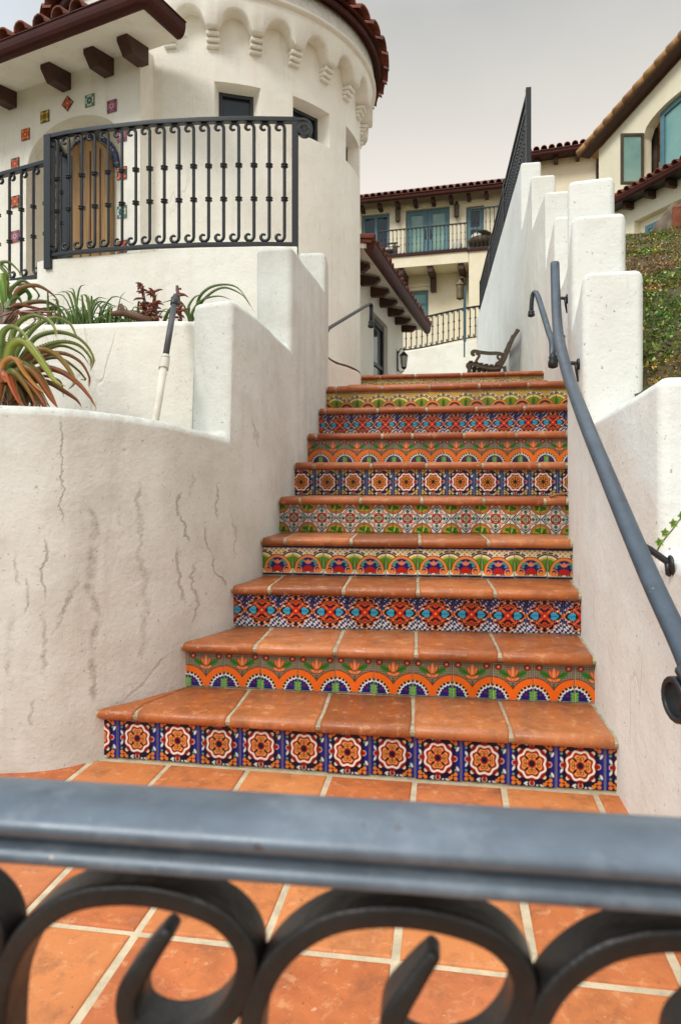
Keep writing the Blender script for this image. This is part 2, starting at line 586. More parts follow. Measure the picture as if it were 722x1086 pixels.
def stair_ends(j, v=0.0):
    c = stair_pt(j, 0, v)
    e = Vector((1, MJ[j])).normalized()
    r = cross_u(RWD, c, e)
    l = cross_u(LWD if j < 9 else CURBD, c, e)
    if l is None:
        l = cross_u(CURBD, c, e)
    return (l if l is not None else -0.6), (r if r is not None else 1.2)


def front_half(j, u, v):
    """blend of riser line j (v<=0.5) and of riser line j+1 (counted back from it)"""
    return stair_pt(j, u, v)


# ------------------------------------------------------------------ painted tile patterns
def smask(d, w=0.05):
    return np.clip(0.5 - d / w, 0, 1)[..., None]


class Paint:
    def __init__(s, n, base):
        g = np.linspace(-1, 1, n)
        s.u, s.v = np.meshgrid(g, g)          # v up
        s.c = np.ones((n, n, 3)) * np.array(hexc(base))
        s.w = 2.2 / n

    def put(s, d, col):
        m = smask(d, s.w)
        s.c = s.c * (1 - m) + np.array(hexc(col)) * m

    def disc(s, x, y, r, col, ry=None):
        ry = ry or r
        d = (np.sqrt(((s.u - x) / r) ** 2 + ((s.v - y) / ry) ** 2) - 1) * min(r, ry)
        s.put(d, col)

    def ring(s, x, y, r0, r1, col, lobes=0, amp=0.0, ph=0.0):
        dx, dy = s.u - x, s.v - y
        r = np.hypot(dx, dy) - amp * np.cos(lobes * np.arctan2(dy, dx) + ph)
        s.put(np.maximum(r - r1, r0 - r), col)

    def petal(s, x, y, ang, L, W, col):
        ca, sa = math.cos(ang), math.sin(ang)
        dx, dy = s.u - x, s.v - y
        a = dx * ca + dy * sa - L / 2
        b = -dx * sa + dy * ca
        s.put((np.sqrt((a / (L / 2)) ** 2 + (b / W) ** 2) - 1) * min(L / 2, W), col)

    def box(s, x0, x1, y0, y1, col):
        s.put(np.maximum(np.maximum(x0 - s.u, s.u - x1), np.maximum(y0 - s.v, s.v - y1)), col)


def pat_star(n, warm=False):
    P = Paint(n, '#1c2c90' if not warm else '#3a4a7c')
    k_ = 0.90
    P.box(-0.78, 0.78, -0.97, 0.97, '#151240' if not warm else '#20233c')
    P.u = P.u * 1.07
    for sx in (-1, 1):
        for sy in (-1, 1):
            for (a, b) in ((0.70, 0.78), (0.84, 0.88), (0.84, 0.68), (0.58, 0.88)):
                P.disc(sx * a, sy * b, 0.088, '#e8943a' if not warm else '#d8b868')
            P.disc(sx * 0.73, sy * 0.79, 0.05, '#8a2c1c')
            P.petal(sx * 0.36, sy * 0.90, 0.5 * sx * sy, 0.20, 0.05, '#e6ece2')
            P.petal(sx * 0.88, sy * 0.34, 1.1 * sx * sy, 0.22, 0.055, '#e6ece2')
            P.disc(sx * 0.84, sy * 0.50, 0.055, '#7fb08c')
            P.disc(sx * 0.24, sy * 0.94, 0.05, '#e8ecdf')
    for k in range(4):
        a = k * math.pi / 2
        x, y = 0.79 * math.cos(a), 0.86 * math.sin(a)
        P.disc(x, y, 0.125, '#f1e7d4')
        P.disc(x, y, 0.10, '#b02c1c')
    for k in range(4):
        a = math.pi / 4 + k * math.pi / 2
        P.disc(0.80 * math.cos(a), 0.80 * math.sin(a), 0.085, '#efe0cc')
    P.ring(0, 0, 0, 0.74, '#9c2418', 8, 0.045, 0)
    P.ring(0, 0, 0, 0.655, '#f8f2e8', 8, 0.045, math.pi)
    P.ring(0, 0, 0, 0.555, '#b02a1a', 8, 0.045, math.pi)
    P.ring(0, 0, 0, 0.50, '#5c1512', 8, 0.03, math.pi)
    P.ring(0, 0, 0, 0.47, '#e8a04a' if warm else '#f2a468', 8, 0.03, math.pi)
    if warm:
        for k in range(8):
            a = k * math.pi / 4
            P.petal(0.1 * math.cos(a), 0.1 * math.sin(a), a, 0.32, 0.06, '#8a4a1c')
        for k in range(8):
            a = (k + .5) * math.pi / 4
            P.disc(0.36 * math.cos(a), 0.36 * math.sin(a), 0.05, '#2a1420')
        P.disc(0, 0, 0.14, '#3a1420')
    else:
        for k in range(4):
            a = k * math.pi / 2
            for d in (-0.26, 0.26):
                x, y = 0.33 * math.cos(a + d), 0.33 * math.sin(a + d)
                P.ring(x, y, 0.045, 0.08, '#7c5a1c')
            P.petal(0.15 * math.cos(a), 0.15 * math.sin(a), a, 0.20, 0.04, '#a07a28')
            b = a + math.pi / 4
            P.petal(0.22 * math.cos(b), 0.22 * math.sin(b), b, 0.24, 0.055, '#1d1020')
        P.disc(0, 0, 0.19, '#b4432a')
        P.disc(0, 0, 0.135, '#1b1040')
    P.u = P.u / 1.07
    P.box(-1, -0.975, -1, 1, '#a9acb8')
    P.box(0.975, 1, -1, 1, '#a9acb8')
    return P.c


def pat_scallop(n, var=0):
    P = Paint(n, '#9c9580')
    h = (np.sin((P.u + P.v) * 26) * np.sin((P.u - P.v) * 26))
    m = np.clip(h * 2, 0, 1)[..., None] * 0.7
    P.c = P.c * (1 - m) + np.array(hexc('#4d4c3c')) * m
    for sx in (-1, 1):
        P.petal(sx * 0.12, 0.22, math.pi / 2 - sx * 1.05, 0.66, 0.15, '#4a8a3a')
        P.petal(sx * 0.16, 0.25, math.pi / 2 - sx * 1.05, 0.5, 0.025, '#2a5a22')
        P.disc(sx * 0.72, 0.74, 0.17, '#5c1a14')
        P.disc(sx * 0.72, 0.74, 0.14, '#b8382a')
        P.disc(sx * 0.72, 0.74, 0.055, '#ead2b4')
    for sx in (-1, 1):
        P.petal(0, 0.02, math.pi / 2 + sx * 1.15, 0.40, 0.10, '#7c2a18')
        P.petal(0, 0.04, math.pi / 2 + sx * 1.15, 0.36, 0.075, '#f29a64')
        P.petal(0, 0.16, math.pi / 2 + sx * 0.52, 0.58, 0.10, '#7c2a18')
        P.petal(0, 0.18, math.pi / 2 + sx * 0.52, 0.53, 0.078, '#ef8a58')
    P.petal(0, -0.05, math.pi / 2, 0.92, 0.11, '#7c2a18')
    P.petal(0, -0.02, math.pi / 2, 0.86, 0.085, '#f4a672')
    P.disc(0, 0.20, 0.06, '#b8432a')
    P.petal(0, -0.55, math.pi / 2, 0.5, 0.025, '#4b4a38')
    rs_ = [np.hypot((P.u - sx) * 0.86, (P.v + 1.06) * 0.80) for sx in (-1, 1)]
    r = np.minimum(*rs_)
    P.put(r - 1.02, '#6c3418')
    P.put(r - 0.99, '#f8812e' if not var else '#f28a34')
    for sx, r in zip((-1, 1), rs_):
        t = np.arctan2((P.v + 1.08), (P.u - sx))
        sc = 0.022 * np.cos(t * 26)
        P.put(r - 0.715, '#f3dfb6')
        P.put(np.maximum(np.abs(r - 0.675) - 0.05, 0.25 - np.abs(np.sin(t * 13)) * 0.6), '#3a1c16')
        P.put(r - 0.625 - sc, '#f4f3ee')
        P.put(r - 0.565 - sc, '#222a86' if not var else '#3b3560')
        P.petal(sx, -1.0, math.pi / 2, 0.60, 0.09, '#2f6b2c')
        for kk in range(3):
            for q in (-1, 1):
                P.petal(sx, -0.97 + kk * 0.16, math.pi / 2 + q * 0.9, 0.22, 0.065, '#7fbe58')
        P.petal(sx, -0.95, math.pi / 2, 0.5, 0.04, '#a8cf7a')
        for q in (-1, 1):
            P.disc(sx + q * 0.33, -0.68, 0.075, '#8c2c3c')
    P.box(-1, 1, -1, -0.96, '#e8e2d2')
    P.box(-1, -0.985, -1, 1, '#d2ccb8')
    P.box(0.985, 1, -1, 1, '#d2ccb8')
    return P.c


def pat_medallion(n, var=0):
    P = Paint(n, '#e9e8e0')
    chk = np.sin(P.u * 22 + np.sin(P.v * 9)) * np.sin(P.v * 22 + np.sin(P.u * 8))
    m = np.clip(chk * 5 + np.where(P.v > -0.25 - 0.2 * np.abs(P.u), 3.4, 0.9), 0, 1)[..., None] * 0.97
    P.c = P.c * (1 - m) + np.array(hexc('#202a70')) * m
    wht = np.clip(-chk * 6 - 4.2, 0, 1)[..., None] * 0.9
    P.c = P.c * (1 - wht) + np.array(hexc('#d8dae4')) * wht
    for sx in (-1, 1):
        P.petal(sx * 1.0, 0.35, math.pi / 2, 0.6, 0.10, '#1c2460')
        P.disc(sx, 0, 0.13, '#e0762e')
    t = np.arctan2(P.v, P.u)
    r = np.hypot(P.u, P.v)
    sh = 0.885 + 0.05 * np.cos(4 * t) + 0.055 * np.cos(12 * t)
    P.put(r - sh, '#e88a44')
    P.put(r - sh + 0.06, '#161030')
    for k in range(4):
        a = math.pi / 4 + k * math.pi / 2
        P.petal(0.10 * math.cos(a), 0.10 * math.sin(a), a, 0.42, 0.08, '#e8703e')
        for q in (-0.30, 0.30):
            P.ring(0.60 * math.cos(a + q), 0.60 * math.sin(a + q), 0.055, 0.10, '#e87a44')
        P.petal(0.5 * math.cos(a), 0.5 * math.sin(a), a, 0.16, 0.06, '#f0834c')
    for sy in (-1, 1):
        P.ring(0, sy * 0.50, 0.09, 0.145, '#e8703c')
        P.petal(0, sy * 0.34, sy * math.pi / 2, 0.24, 0.05, '#d8402c')
        for q in (-1, 1):
            P.disc(q * 0.17, sy * 0.72, 0.075, '#f0b07a')
    for sx in (-1, 1):
        for (a, b) in ((0.46, 0), (0.57, 0.10), (0.57, -0.10), (0.44, 0.11), (0.44, -0.11), (0.67, 0)):
            P.disc(sx * a, b, 0.105, '#45b0cc')
        P.petal(sx * 0.36, 0.0, 0 if sx > 0 else math.pi, 0.34, 0.025, '#1c6a8a')
        for b in (0.28, -0.28):
            P.disc(sx * 0.70, b, 0.055, '#f6e8d0')
    for k in range(6):
        a = k * math.pi / 3 + math.pi / 6
        P.petal(0.02 * math.cos(a), 0.02 * math.sin(a), a, 0.23, 0.075, '#cf3a26')
    P.disc(0, 0, 0.07, '#f4a864')
    return P.c


def _dome(P, w, h, v0, rim, inner):
    q = np.sqrt((P.u / w) ** 2 + ((P.v - v0) / h) ** 2)
    low = v0 - 0.04 - P.v
    P.put(np.maximum((q - 1) * w, low), '#7a2a14')
    P.put(np.maximum((q - 0.96) * w, low), rim)
    P.put(np.maximum((q - 0.80) * w, low), inner)


def pat_scroll(n):
    P = Paint(n, '#f0e6c0')
    h = np.sin(P.u * 20) * np.sin(P.v * 22)
    m = np.clip((h - 0.15) * 4, 0, 1)[..., None] * (P.v > 0.2)[..., None] * 0.8
    P.c = P.c * (1 - m) + np.array(hexc('#b8702e')) * m
    for sx in (-1, 1):
        r = np.hypot((P.u - sx) * 0.98, (P.v + 0.26))
        t = np.arctan2(P.v + 0.26, P.u - sx)
        P.put(r - 1.06, '#f3ecd2')
        P.put(np.maximum(np.abs(r - 0.96) - 0.05, 0.2 - np.abs(np.sin(t * 8)) * 0.5), '#33261a')
        P.put(np.abs(r - 0.83) - 0.055, '#6e1c1c')
        P.put(r - 0.775, '#f3ecc8')
        P.put(r - 0.66, '#c9c25a')
        P.put(r - 0.54, '#6f9c34')
        P.petal(sx, -0.6, math.pi / 2, 0.78, 0.13, '#3f7d2c')
        P.petal(sx, -0.5, math.pi / 2, 0.6, 0.03, '#b9cf5c')
        P.disc(sx, -0.80, 0.24, '#f4ecd0')
    _dome(P, 0.92, 1.08, -0.66, '#f49c50', '#22307c')
    for sx in (-1, 1):
        P.disc(sx * 0.63, -0.62, 0.25, '#f49c50')
        P.disc(sx * 0.60, -0.56, 0.13, '#22307c')
        P.disc(sx * 0.61, -0.62, 0.08, '#f49c50')
        for (a, b) in ((0.22, -0.06), (0.38, -0.12), (0.40, -0.30)):
            P.petal(sx * a, b, math.pi / 2 - sx * 1.1, 0.22, 0.085, '#6aa890')
    for k in range(-3, 4):
        P.petal(0, -0.72, math.pi / 2 + k * 0.42, 0.40, 0.085, '#c8301e')
    for a in (-0.8, 0, 0.8):
        P.petal(0, -0.22, math.pi / 2 + a, 0.30, 0.08, '#f09468')
    P.box(-1, 1, 0.84, 1, '#222a68')
    P.box(-1, 1, -1, -0.84, '#222a68')
    P.box(-1, 1, -0.87, -0.83, '#e6dcc0')
    P.box(-1, -0.985, -1, 1, '#d2ccb8')
    P.box(0.985, 1, -1, 1, '#d2ccb8')
    return P.c


def pat_diamond(n):
    P = Paint(n, '#efede0')
    for sx in (-1, 1):
        P.box(min(sx, sx * .97), max(sx, sx * .97), -1, 1, '#b9b8a4')
        for sy in (-1, 1):
            r = np.hypot(P.u - sx, P.v - sy)
            P.put(r - 0.70, '#8c2a1a')
            P.put(r - 0.64, '#d9954a')
            P.put(r - 0.57, '#9a3a1c')
            P.put(r - 0.53, '#cdb050')
            P.put(r - 0.44, '#5f8f30')
            P.petal(sx, sy, math.atan2(-sy, -sx), 0.5, 0.12, '#3c7a2c')
            P.petal(sx, sy, math.atan2(-sy, -sx) + .5, 0.45, 0.06, '#b7c24a')
    # lacy chevrons
    for k in range(4):
        a = k * math.pi / 2
        ca, sa = math.cos(a), math.sin(a)
        x = P.u * ca + P.v * sa
        y = -P.u * sa + P.v * ca
        for off, col, w in ((0.95, '#23283c', 0.055), (0.80, '#2a2f45', 0.04), (0.66, '#9c978a', 0.03)):
            d = np.maximum(np.abs(x + np.abs(y) * 0.9 - off) - w, np.abs(y) - 0.36)
            P.put(np.maximum(d, 0.25 - x), col)
        P.disc(0.50 * ca, 0.50 * sa, 0.115, '#3f7a48')
        P.disc(0.72 * ca, 0.72 * sa, 0.05, '#2a2f45')
        b = a + math.pi / 4
        P.disc(0.50 * math.cos(b), 0.50 * math.sin(b), 0.12, '#d8743c')
        P.disc(0.50 * math.cos(b), 0.50 * math.sin(b), 0.05, '#f2e6cc')
    P.ring(0, 0, 0.26, 0.38, '#b2301e')
    sq = np.maximum(np.abs(P.u), np.abs(P.v))
    P.put(np.abs(sq - 0.19) - 0.035, '#7c2418')
    P.put(sq - 0.13, '#7aa36c')
    P.put(sq - 0.06, '#c2502c')
    return P.c


def pat_yellow(n, dull=0):
    P = Paint(n, '#dcc068')
    h = np.sin(P.u * 18) * np.sin(P.v * 20)
    m = np.clip((h - 0.2) * 4, 0, 1)[..., None] * 0.6
    P.c = P.c * (1 - m) + np.array(hexc('#b06a28')) * m
    for sx in (-1, 1):
        r = np.hypot((P.u - sx) * 0.98, P.v + 0.34)
        t = np.arctan2(P.v + 0.34, P.u - sx)
        P.put(r - 1.14, '#f4edd0')
        P.put(np.maximum(np.abs(r - 1.04) - 0.06, 0.2 - np.abs(np.sin(t * 7)) * 0.5), '#33261a')
        P.put(np.abs(r - 0.89) - 0.05, '#5c2418')
        P.put(r - 0.84, '#f0e08c')
        P.put(r - 0.66, '#8f9c34')
        P.petal(sx, -0.6, math.pi / 2, 0.75, 0.14, '#4f7d2c')
    _dome(P, 0.84, 1.12, -0.98, '#ee9a48', '#4b3a38' if not dull else '#6a5a4c')
    for sx in (-1, 1):
        P.petal(sx * 0.15, -0.70, math.pi / 2 - sx * 1.0, 0.45, 0.12, '#7f9a86')
    for q in (-0.7, 0, 0.7):
        P.petal(0, -0.66, math.pi / 2 + q, 0.38, 0.11, '#e8845a')
    for k in range(-2, 3):
        P.petal(0, -1.05, math.pi / 2 + k * 0.5, 0.36, 0.09, '#a8321f')
    if dull:
        P.c = P.c * 0.75 + 0.25 * np.array(hexc('#a39478'))
    return P.c


# ================================================================== SETTING: ground, landing
def sheet(name, pts, z, mat, kind='structure', label=None, cat=None):
    b = MB()
    b.add([(x, y, z) for x, y in pts], [tuple(range(len(pts)))])
    o = b.build(name, mat)
    return tag(o, label, cat, None, kind)


def px_u(j, px, v=0.0):
    c = stair_pt(j, 0, v)
    e = Vector((1, MJ[j])).normalized()
    a = (px - HX) / F
    # c.x+u e.x = a (c.y + u e.y)
    return (a * c.y - c.x) / (e.x - a * e.y)


# terrain sheet out to the horizon, well below the landing
sheet('ground', [(-900, -700), (900, -700), (900, 900), (-900, 900)], -3.0, 'earth', label='earth slope falling away far below the stairs', cat='ground')


def tile_slab(b, quad, z, th, bev=0.006, tone=0.5, tones=None):
    """square floor tile with rounded arris; quad = 4 plan corners ccw"""
    c = sum((Vector(q) for q in quad), Vector((0, 0))) / 4
    rings = []
    for ins, dz in ((0, -th), (0, -bev), (bev * 0.35, -bev * 0.3), (bev * 1.2, 0)):
        ring = []
        for q in quad:
            q = Vector(q)
            d = (c - q)
            d = d / max(d.length, 1e-6) * ins * 1.414
            ring.append((q.x + d.x, q.y + d.y, z + dz))
        rings += ring
    fs = []
    for i in range(3):
        for j in range(4):
            fs.append((i * 4 + j, i * 4 + (j + 1) % 4, i * 4 + 4 + (j + 1) % 4, i * 4 + 4 + j))
    fs.append((12, 13, 14, 15))
    b.add(rings, fs)
    if tones is not None:
        tones += [tone] * len(rings)


# landing floor: square saltillo tiles laid to the stair axis, over a grout bed
landing = MB()
tones = []
e0 = Vector((1, MJ[0])).normalized()
n0 = Vector((-e0.y, e0.x))
c0 = stair_pt(0, 0, 0)
T = 0.290
rngt = random.Random(3)
for iu in range(-9, 7):
    for iv in range(-10, 1):
        off = 0.0
        g = 0.0085
        u0, u1 = iu * T + off + g, (iu + 1) * T + off - g
        v1 = (iv) * T - 0.016 - g + T * 0.0
        v0 = v1 - T + 2 * g
        jit = [(rngt.uniform(-.002, .002), rngt.uniform(-.002, .002)) for _ in range(4)]
        quad = []
        for (u, v), (jx, jy) in zip(((u0, v0), (u1, v0), (u1, v1), (u0, v1)), jit):
            p = c0 + e0 * (u + jx) + n0 * (v + jy)
            quad.append((p.x, p.y))
        tile_slab(landing, quad, 0.0 + rngt.uniform(-.0015, .0015), 0.02, 0.007, rngt.random(), tones)
lo = landing.build('landing_floor', 'floor_tile', attrs={'tone': tones})
for p in lo.data.polygons:
    p.use_smooth = False
tag(lo, 'terracotta tiled landing floor with pale grout lines', 'floor', None, 'structure')
gb = MB()
gb.box((0.0, 0.9, -0.155), (6.6, 3.6, 0.30))
tag(gb.build('landing_bed', 'grout_pale'), 'pale grout bed between the landing tiles', 'floor', None, 'structure')

# upper landing (its surface lies above the eye)
ul = MB()
ul.add([(-1.6, 6.45, LAND), (0.2, 6.45, LAND), (2.0, 6.33, LAND), (3.6, 16.4, LAND), (0.4, 16.4, LAND), (-1.6, 9, LAND)] +
       [(-1.6, 6.45, 1.0), (0.2, 6.45, 1.0), (2.0, 6.33, 1.0), (3.6, 16.4, 1.0), (0.4, 16.4, 1.0), (-1.6, 9, 1.0)],
       [(0, 1, 2, 3, 4, 5), (11, 10, 9, 8, 7, 6)] + [(i, i + 6, (i + 1) % 6 + 6, (i + 1) % 6) for i in range(6)])
tag(ul.build('upper_landing', 'concrete'), 'flat upper landing at the head of the stairs', 'landing', None, 'structure')

# ================================================================== STAIRCASE
stair = empty('staircase', (c0.x, c0.y, 0), 'flight of terracotta steps with hand painted tile risers between white walls', 'staircase')


def nose_profile():
    """(w, v, z, half) along the tread: rows from back to nosing underside. half: 1 = measured from next riser"""
    r = 0.021
    rows = [(1, -0.012, 0.0)]
    rows += [(1, -0.016, 0.004 - 0.004)]
    pr = [(1, -0.004, -0.03), (1, -0.004, -0.005), (1, -0.009, 0.0)]
    pr += [(0, 0.06, 0.0), (0, 0.0, 0.0)]
    for k in range(7):
        a = math.pi / 2 - math.pi * k / 6
        pr.append((0, -0.014 - r * math.cos(a) if False else -0.016 - r * math.cos(a), -r + r * math.sin(a)))
    pr.append((0, 0.0, -2 * r))
    return pr


PROF = nose_profile()


def tread_pt(j, u, row, z):
    w, v, dz = row
    if w == 1 and j + 1 < len(YJ):
        p = stair_pt(j + 1, u, v)
    elif w == 1:
        p = stair_pt(j, u, 0.34)
    else:
        p = stair_pt(j, u, v)
    return Vector((p.x, p.y, z + dz))


def row_ends(j, row):
    w, v, dz = row
    if w == 1 and j + 1 < len(YJ):
        return stair_ends(j + 1, v)
    if w == 1:
        return stair_ends(j, 0.17)
    return stair_ends(j, v)


SEAMS = [[143, 241, 337, 437, 542], [270, 355, 441, 530], [285, 364, 443, 525], [302, 372, 445, 518], [318, 382, 447, 513, 578],
         [333, 393, 452, 512, 572], [335, 405, 437, 492, 547], [345, 400, 452, 505, 556], [356, 405, 455, 508, 560],
         [395, 443, 489, 540], [403, 440, 489, 536]]
rs = random.Random(11)
for j in range(11):
    z = ZT[j]
    g = MB()
    ends = [row_ends(j, r) for r in PROF]
    # grout bed: same profile, 5 mm lower / behind, running 4 cm into the walls
    gp = []
    for (w, v, dz) in PROF:
        gp.append((w, v + (0.004 if w == 0 else 0.01), dz - 0.005 if dz > -0.02 else dz + 0.003))
    nU = 9
    for i in range(nU):
        for r, row in enumerate(gp):
            l, rr = ends[r]
            l2, r2 = l - 0.035, rr + 0.035
            g.v.append(tuple(tread_pt(j, l2 + (r2 - l2) * i / (nU - 1), row, z)))
    k = len(gp)
    for i in range(nU - 1):
        for r in range(k):
            g.f.append((i * k + r, i * k + (r + 1) % k, (i + 1) * k + (r + 1) % k, (i + 1) * k + r))
            g.mi.append(1)
            g.sm.append(False)
    nv_g = len(g.v)
    tn = [0.5] * nv_g
    # tiles
    us = sorted(px_u(j, p, -0.035) for p in SEAMS[j])
    us = [-9] + us + [9]
    for a, b2 in zip(us[:-1], us[1:]):
        cols = []
        ok = True
        for ins, dd in ((0.0, 0.006), (0.0035, 0.0015), (0.009, 0.0)):
            pass
        lims = []
        for r, row in enumerate(PROF):
            l, rr = ends[r]
            gp_ = 0.0055
            lo_, hi_ = max(a + gp_, l + 0.008), min(b2 - gp_, rr - 0.010)
            lims.append((lo_, hi_))
        if max(h - l for l, h in lims) < 0.03:
            continue
        lims = [(l, max(h, l + 0.002)) for l, h in lims]
        tone = rs.random()
        base = len(g.v)
        stations = [(0, 0.0, 0.007), (0, 0.003, 0.002), (0, 0.010, 0.0), (0.5, 0, 0), (1, -0.010, 0.0), (1, -0.003, 0.002), (1, 0.0, 0.007)]
        skew = rs.uniform(-0.004, 0.004)
        dz0 = rs.uniform(-0.0015, 0.0015)
        for (t, du, sh) in stations:
            for r, row in enumerate(PROF):
                l, h = lims[r]
                du2 = max(-(h - l) * .3, min((h - l) * .3, du))
                u = l + (h - l) * t + du2
                w, v, dz = row
                # shrink the profile towards its inside at the arrises
                if w == 0:
                    cv, cz = 0.02, -0.021
                    v2 = v + (cv - v) * min(1, sh / 0.03) if v < 0.03 else v
                    dz2 = dz + (cz - dz) * min(1, sh / 0.03)
                else:
                    v2 = v
                    dz2 = dz - sh if dz > -0.02 else dz
                g.v.append(tuple(tread_pt(j, u, (w, v2, dz2 + dz0), z)))
                tn.append(tone)
        ns = len(stations)
        for i in range(ns - 1):
            for r in range(k):
                g.f.append((base + i * k + r, base + i * k + (r + 1) % k, base + (i + 1) * k + (r + 1) % k, base + (i + 1) * k + r))
                g.mi.append(0)
                g.sm.append(True)
        g.f.append(tuple(base + r for r in range(k)))
        g.f.append(tuple(base + (ns - 1) * k + r for r in range(k)))
        g.mi += [0, 0]
        g.sm += [False, False]
    o = g.build('tread', ['terracotta' if j < 4 else 'nosing_far', 'grout'], stair, attrs={'tone': tn})

PAT = {}


def get_pat(kind, n):
    if (kind, n) not in PAT:
        fn = {'star': lambda: pat_star(n), 'warm': lambda: pat_star(n, True), 'scallop': lambda: pat_scallop(n),
              'scallop2': lambda: pat_scallop(n, 1), 'medal': lambda: pat_medallion(n), 'scroll': lambda: pat_scroll(n),
              'diamond': lambda: pat_diamond(n), 'yellow': lambda: pat_yellow(n), 'dull': lambda: pat_yellow(n, 1)}[kind]
        PAT[(kind, n)] = fn()
    return PAT[(kind, n)]


# pattern, boundary px, tile width, grid, z offset of tile foot, tile height
RISERS = [('star', 488.5, 0.1535, 72, 0.002, 0.1515, 'blue star medallion tile riser'),
          ('scallop', 356.0, 0.1490, 72, 0.004, 0.142, 'orange scallop tile riser'),
          ('medal', 368.5, 0.1500, 64, 0.002, 0.145, 'navy riser with turquoise medallions'),
          ('scroll', 376.0, 0.1480, 64, 0.004, 0.140, 'scroll arch tile riser with navy borders'),
          ('diamond', 386.5, 0.1475, 56, 0.002, 0.146, 'green and white lace tile riser'),
          ('warm', 416.5, 0.1480, 56, 0.002, 0.146, 'slate blue riser with amber flower medallions'),
          ('scallop2', 417.5, 0.1480, 48, 0.002, 0.144, 'scallop tile riser with green leaves'),
          ('medal', 421.0, 0.1490, 44, 0.002, 0.144, 'turquoise and orange medallion riser'),
          ('yellow', 424.0, 0.1480, 44, 0.002, 0.128, 'yellow arch tile riser'),
          ('star', 430.0, 0.1480, 24, 0.002, 0.130, None),
          ('dull', 424.0, 0.1080, 30, 0.002, 0.112, 'faded narrow arch tile riser')]
for j, (kind, bpx, tw, n, zf, th, lab) in enumerate(RISERS):
    z0 = 0.0 if j == 0 else ZT[j - 1]
    z1 = ZT[j] - 0.036
    l, r = stair_ends(j)
    b = MB()
    cols = []
    # backing of grout, a slab 6 cm thick
    p = [stair_pt(j, l - 0.03, 0.0), stair_pt(j, r + 0.03, 0.0), stair_pt(j, r + 0.03, 0.06), stair_pt(j, l - 0.03, 0.06)]
    vs = [(q.x, q.y, zz) for zz in (z0 - 0.03, z1 + 0.01) for q in p]
    b.add(vs, [(0, 1, 2, 3), (4, 5, 6, 7), (0, 1, 5, 4), (1, 2, 6, 5), (2, 3, 7, 6), (3, 0, 4, 7)], 1)
    cols.append(np.ones((8, 3)) * 0.3)
    c = get_pat(kind, n).reshape(-1, 3) ** 1.22
    ub = px_u(j, bpx)
    i0 = math.floor((l - ub) / tw)
    i1 = math.ceil((r - ub) / tw)
    rr = random.Random(100 + j)
    for i in range(i0, i1):
        g = 0.0011
        ua, uc = ub + i * tw + g, ub + (i + 1) * tw - g
        base = len(b.v)
        # 1.5 cm into the wall at most
        clipa, clipc = max(ua, l - 0.012), min(uc, r + 0.012)
        if clipc - clipa < 0.004:
            continue
        e = Vector((1, MJ[j])).normalized()
        nn = Vector((-e.y, e.x))
        cc = stair_pt(j, 0, -0.007 + rr.uniform(-.0012, .0012))
        dzz = rr.uniform(-.002, .002)
        gu = np.linspace(0, 1, n)
        U, V = np.meshgrid(ua + (uc - ua) * gu, z0 + zf + dzz + th * gu)
        # pillowed edge
        eu = np.minimum(gu, 1 - gu)
        pil = (np.minimum(np.minimum.outer(eu, eu), 0.03) / 0.03)
        dep = (1 - pil) * 0.0025
        Uc = np.clip(U, clipa, clipc)
        X = cc.x + e.x * Uc + nn.x * dep
        Y = cc.y + e.y * Uc + nn.y * dep
        b.v += list(zip(X.ravel().tolist(), Y.ravel().tolist(), V.ravel().tolist()))
        tone = rr.uniform(0.66, 0.92)
        tint = np.array([1 + rr.uniform(-.05, .05), 1, 1 + rr.uniform(-.08, .08)])
        cols.append(np.clip(c * tone * tint, 0, 1))
        for a in range(n - 1):
            for d in range(n - 1):
                q = base + a * n + d
                if U[0, d + 1] < clipa or U[0, d] > clipc:
                    continue
                b.f.append((q, q + 1, q + n + 1, q + n))
                b.mi.append(0)
                b.sm.append(True)
    b.c = np.concatenate(cols)
    o = b.build('riser', ['painted_tile', 'grout'], stair, recalc=False)
    if lab:
        o['label'] = lab


# ================================================================== STEPPED STUCCO WALLS
def nearest(poly, p):
    d = ((poly - np.array(p)) ** 2).sum(1)
    return int(d.argmin())


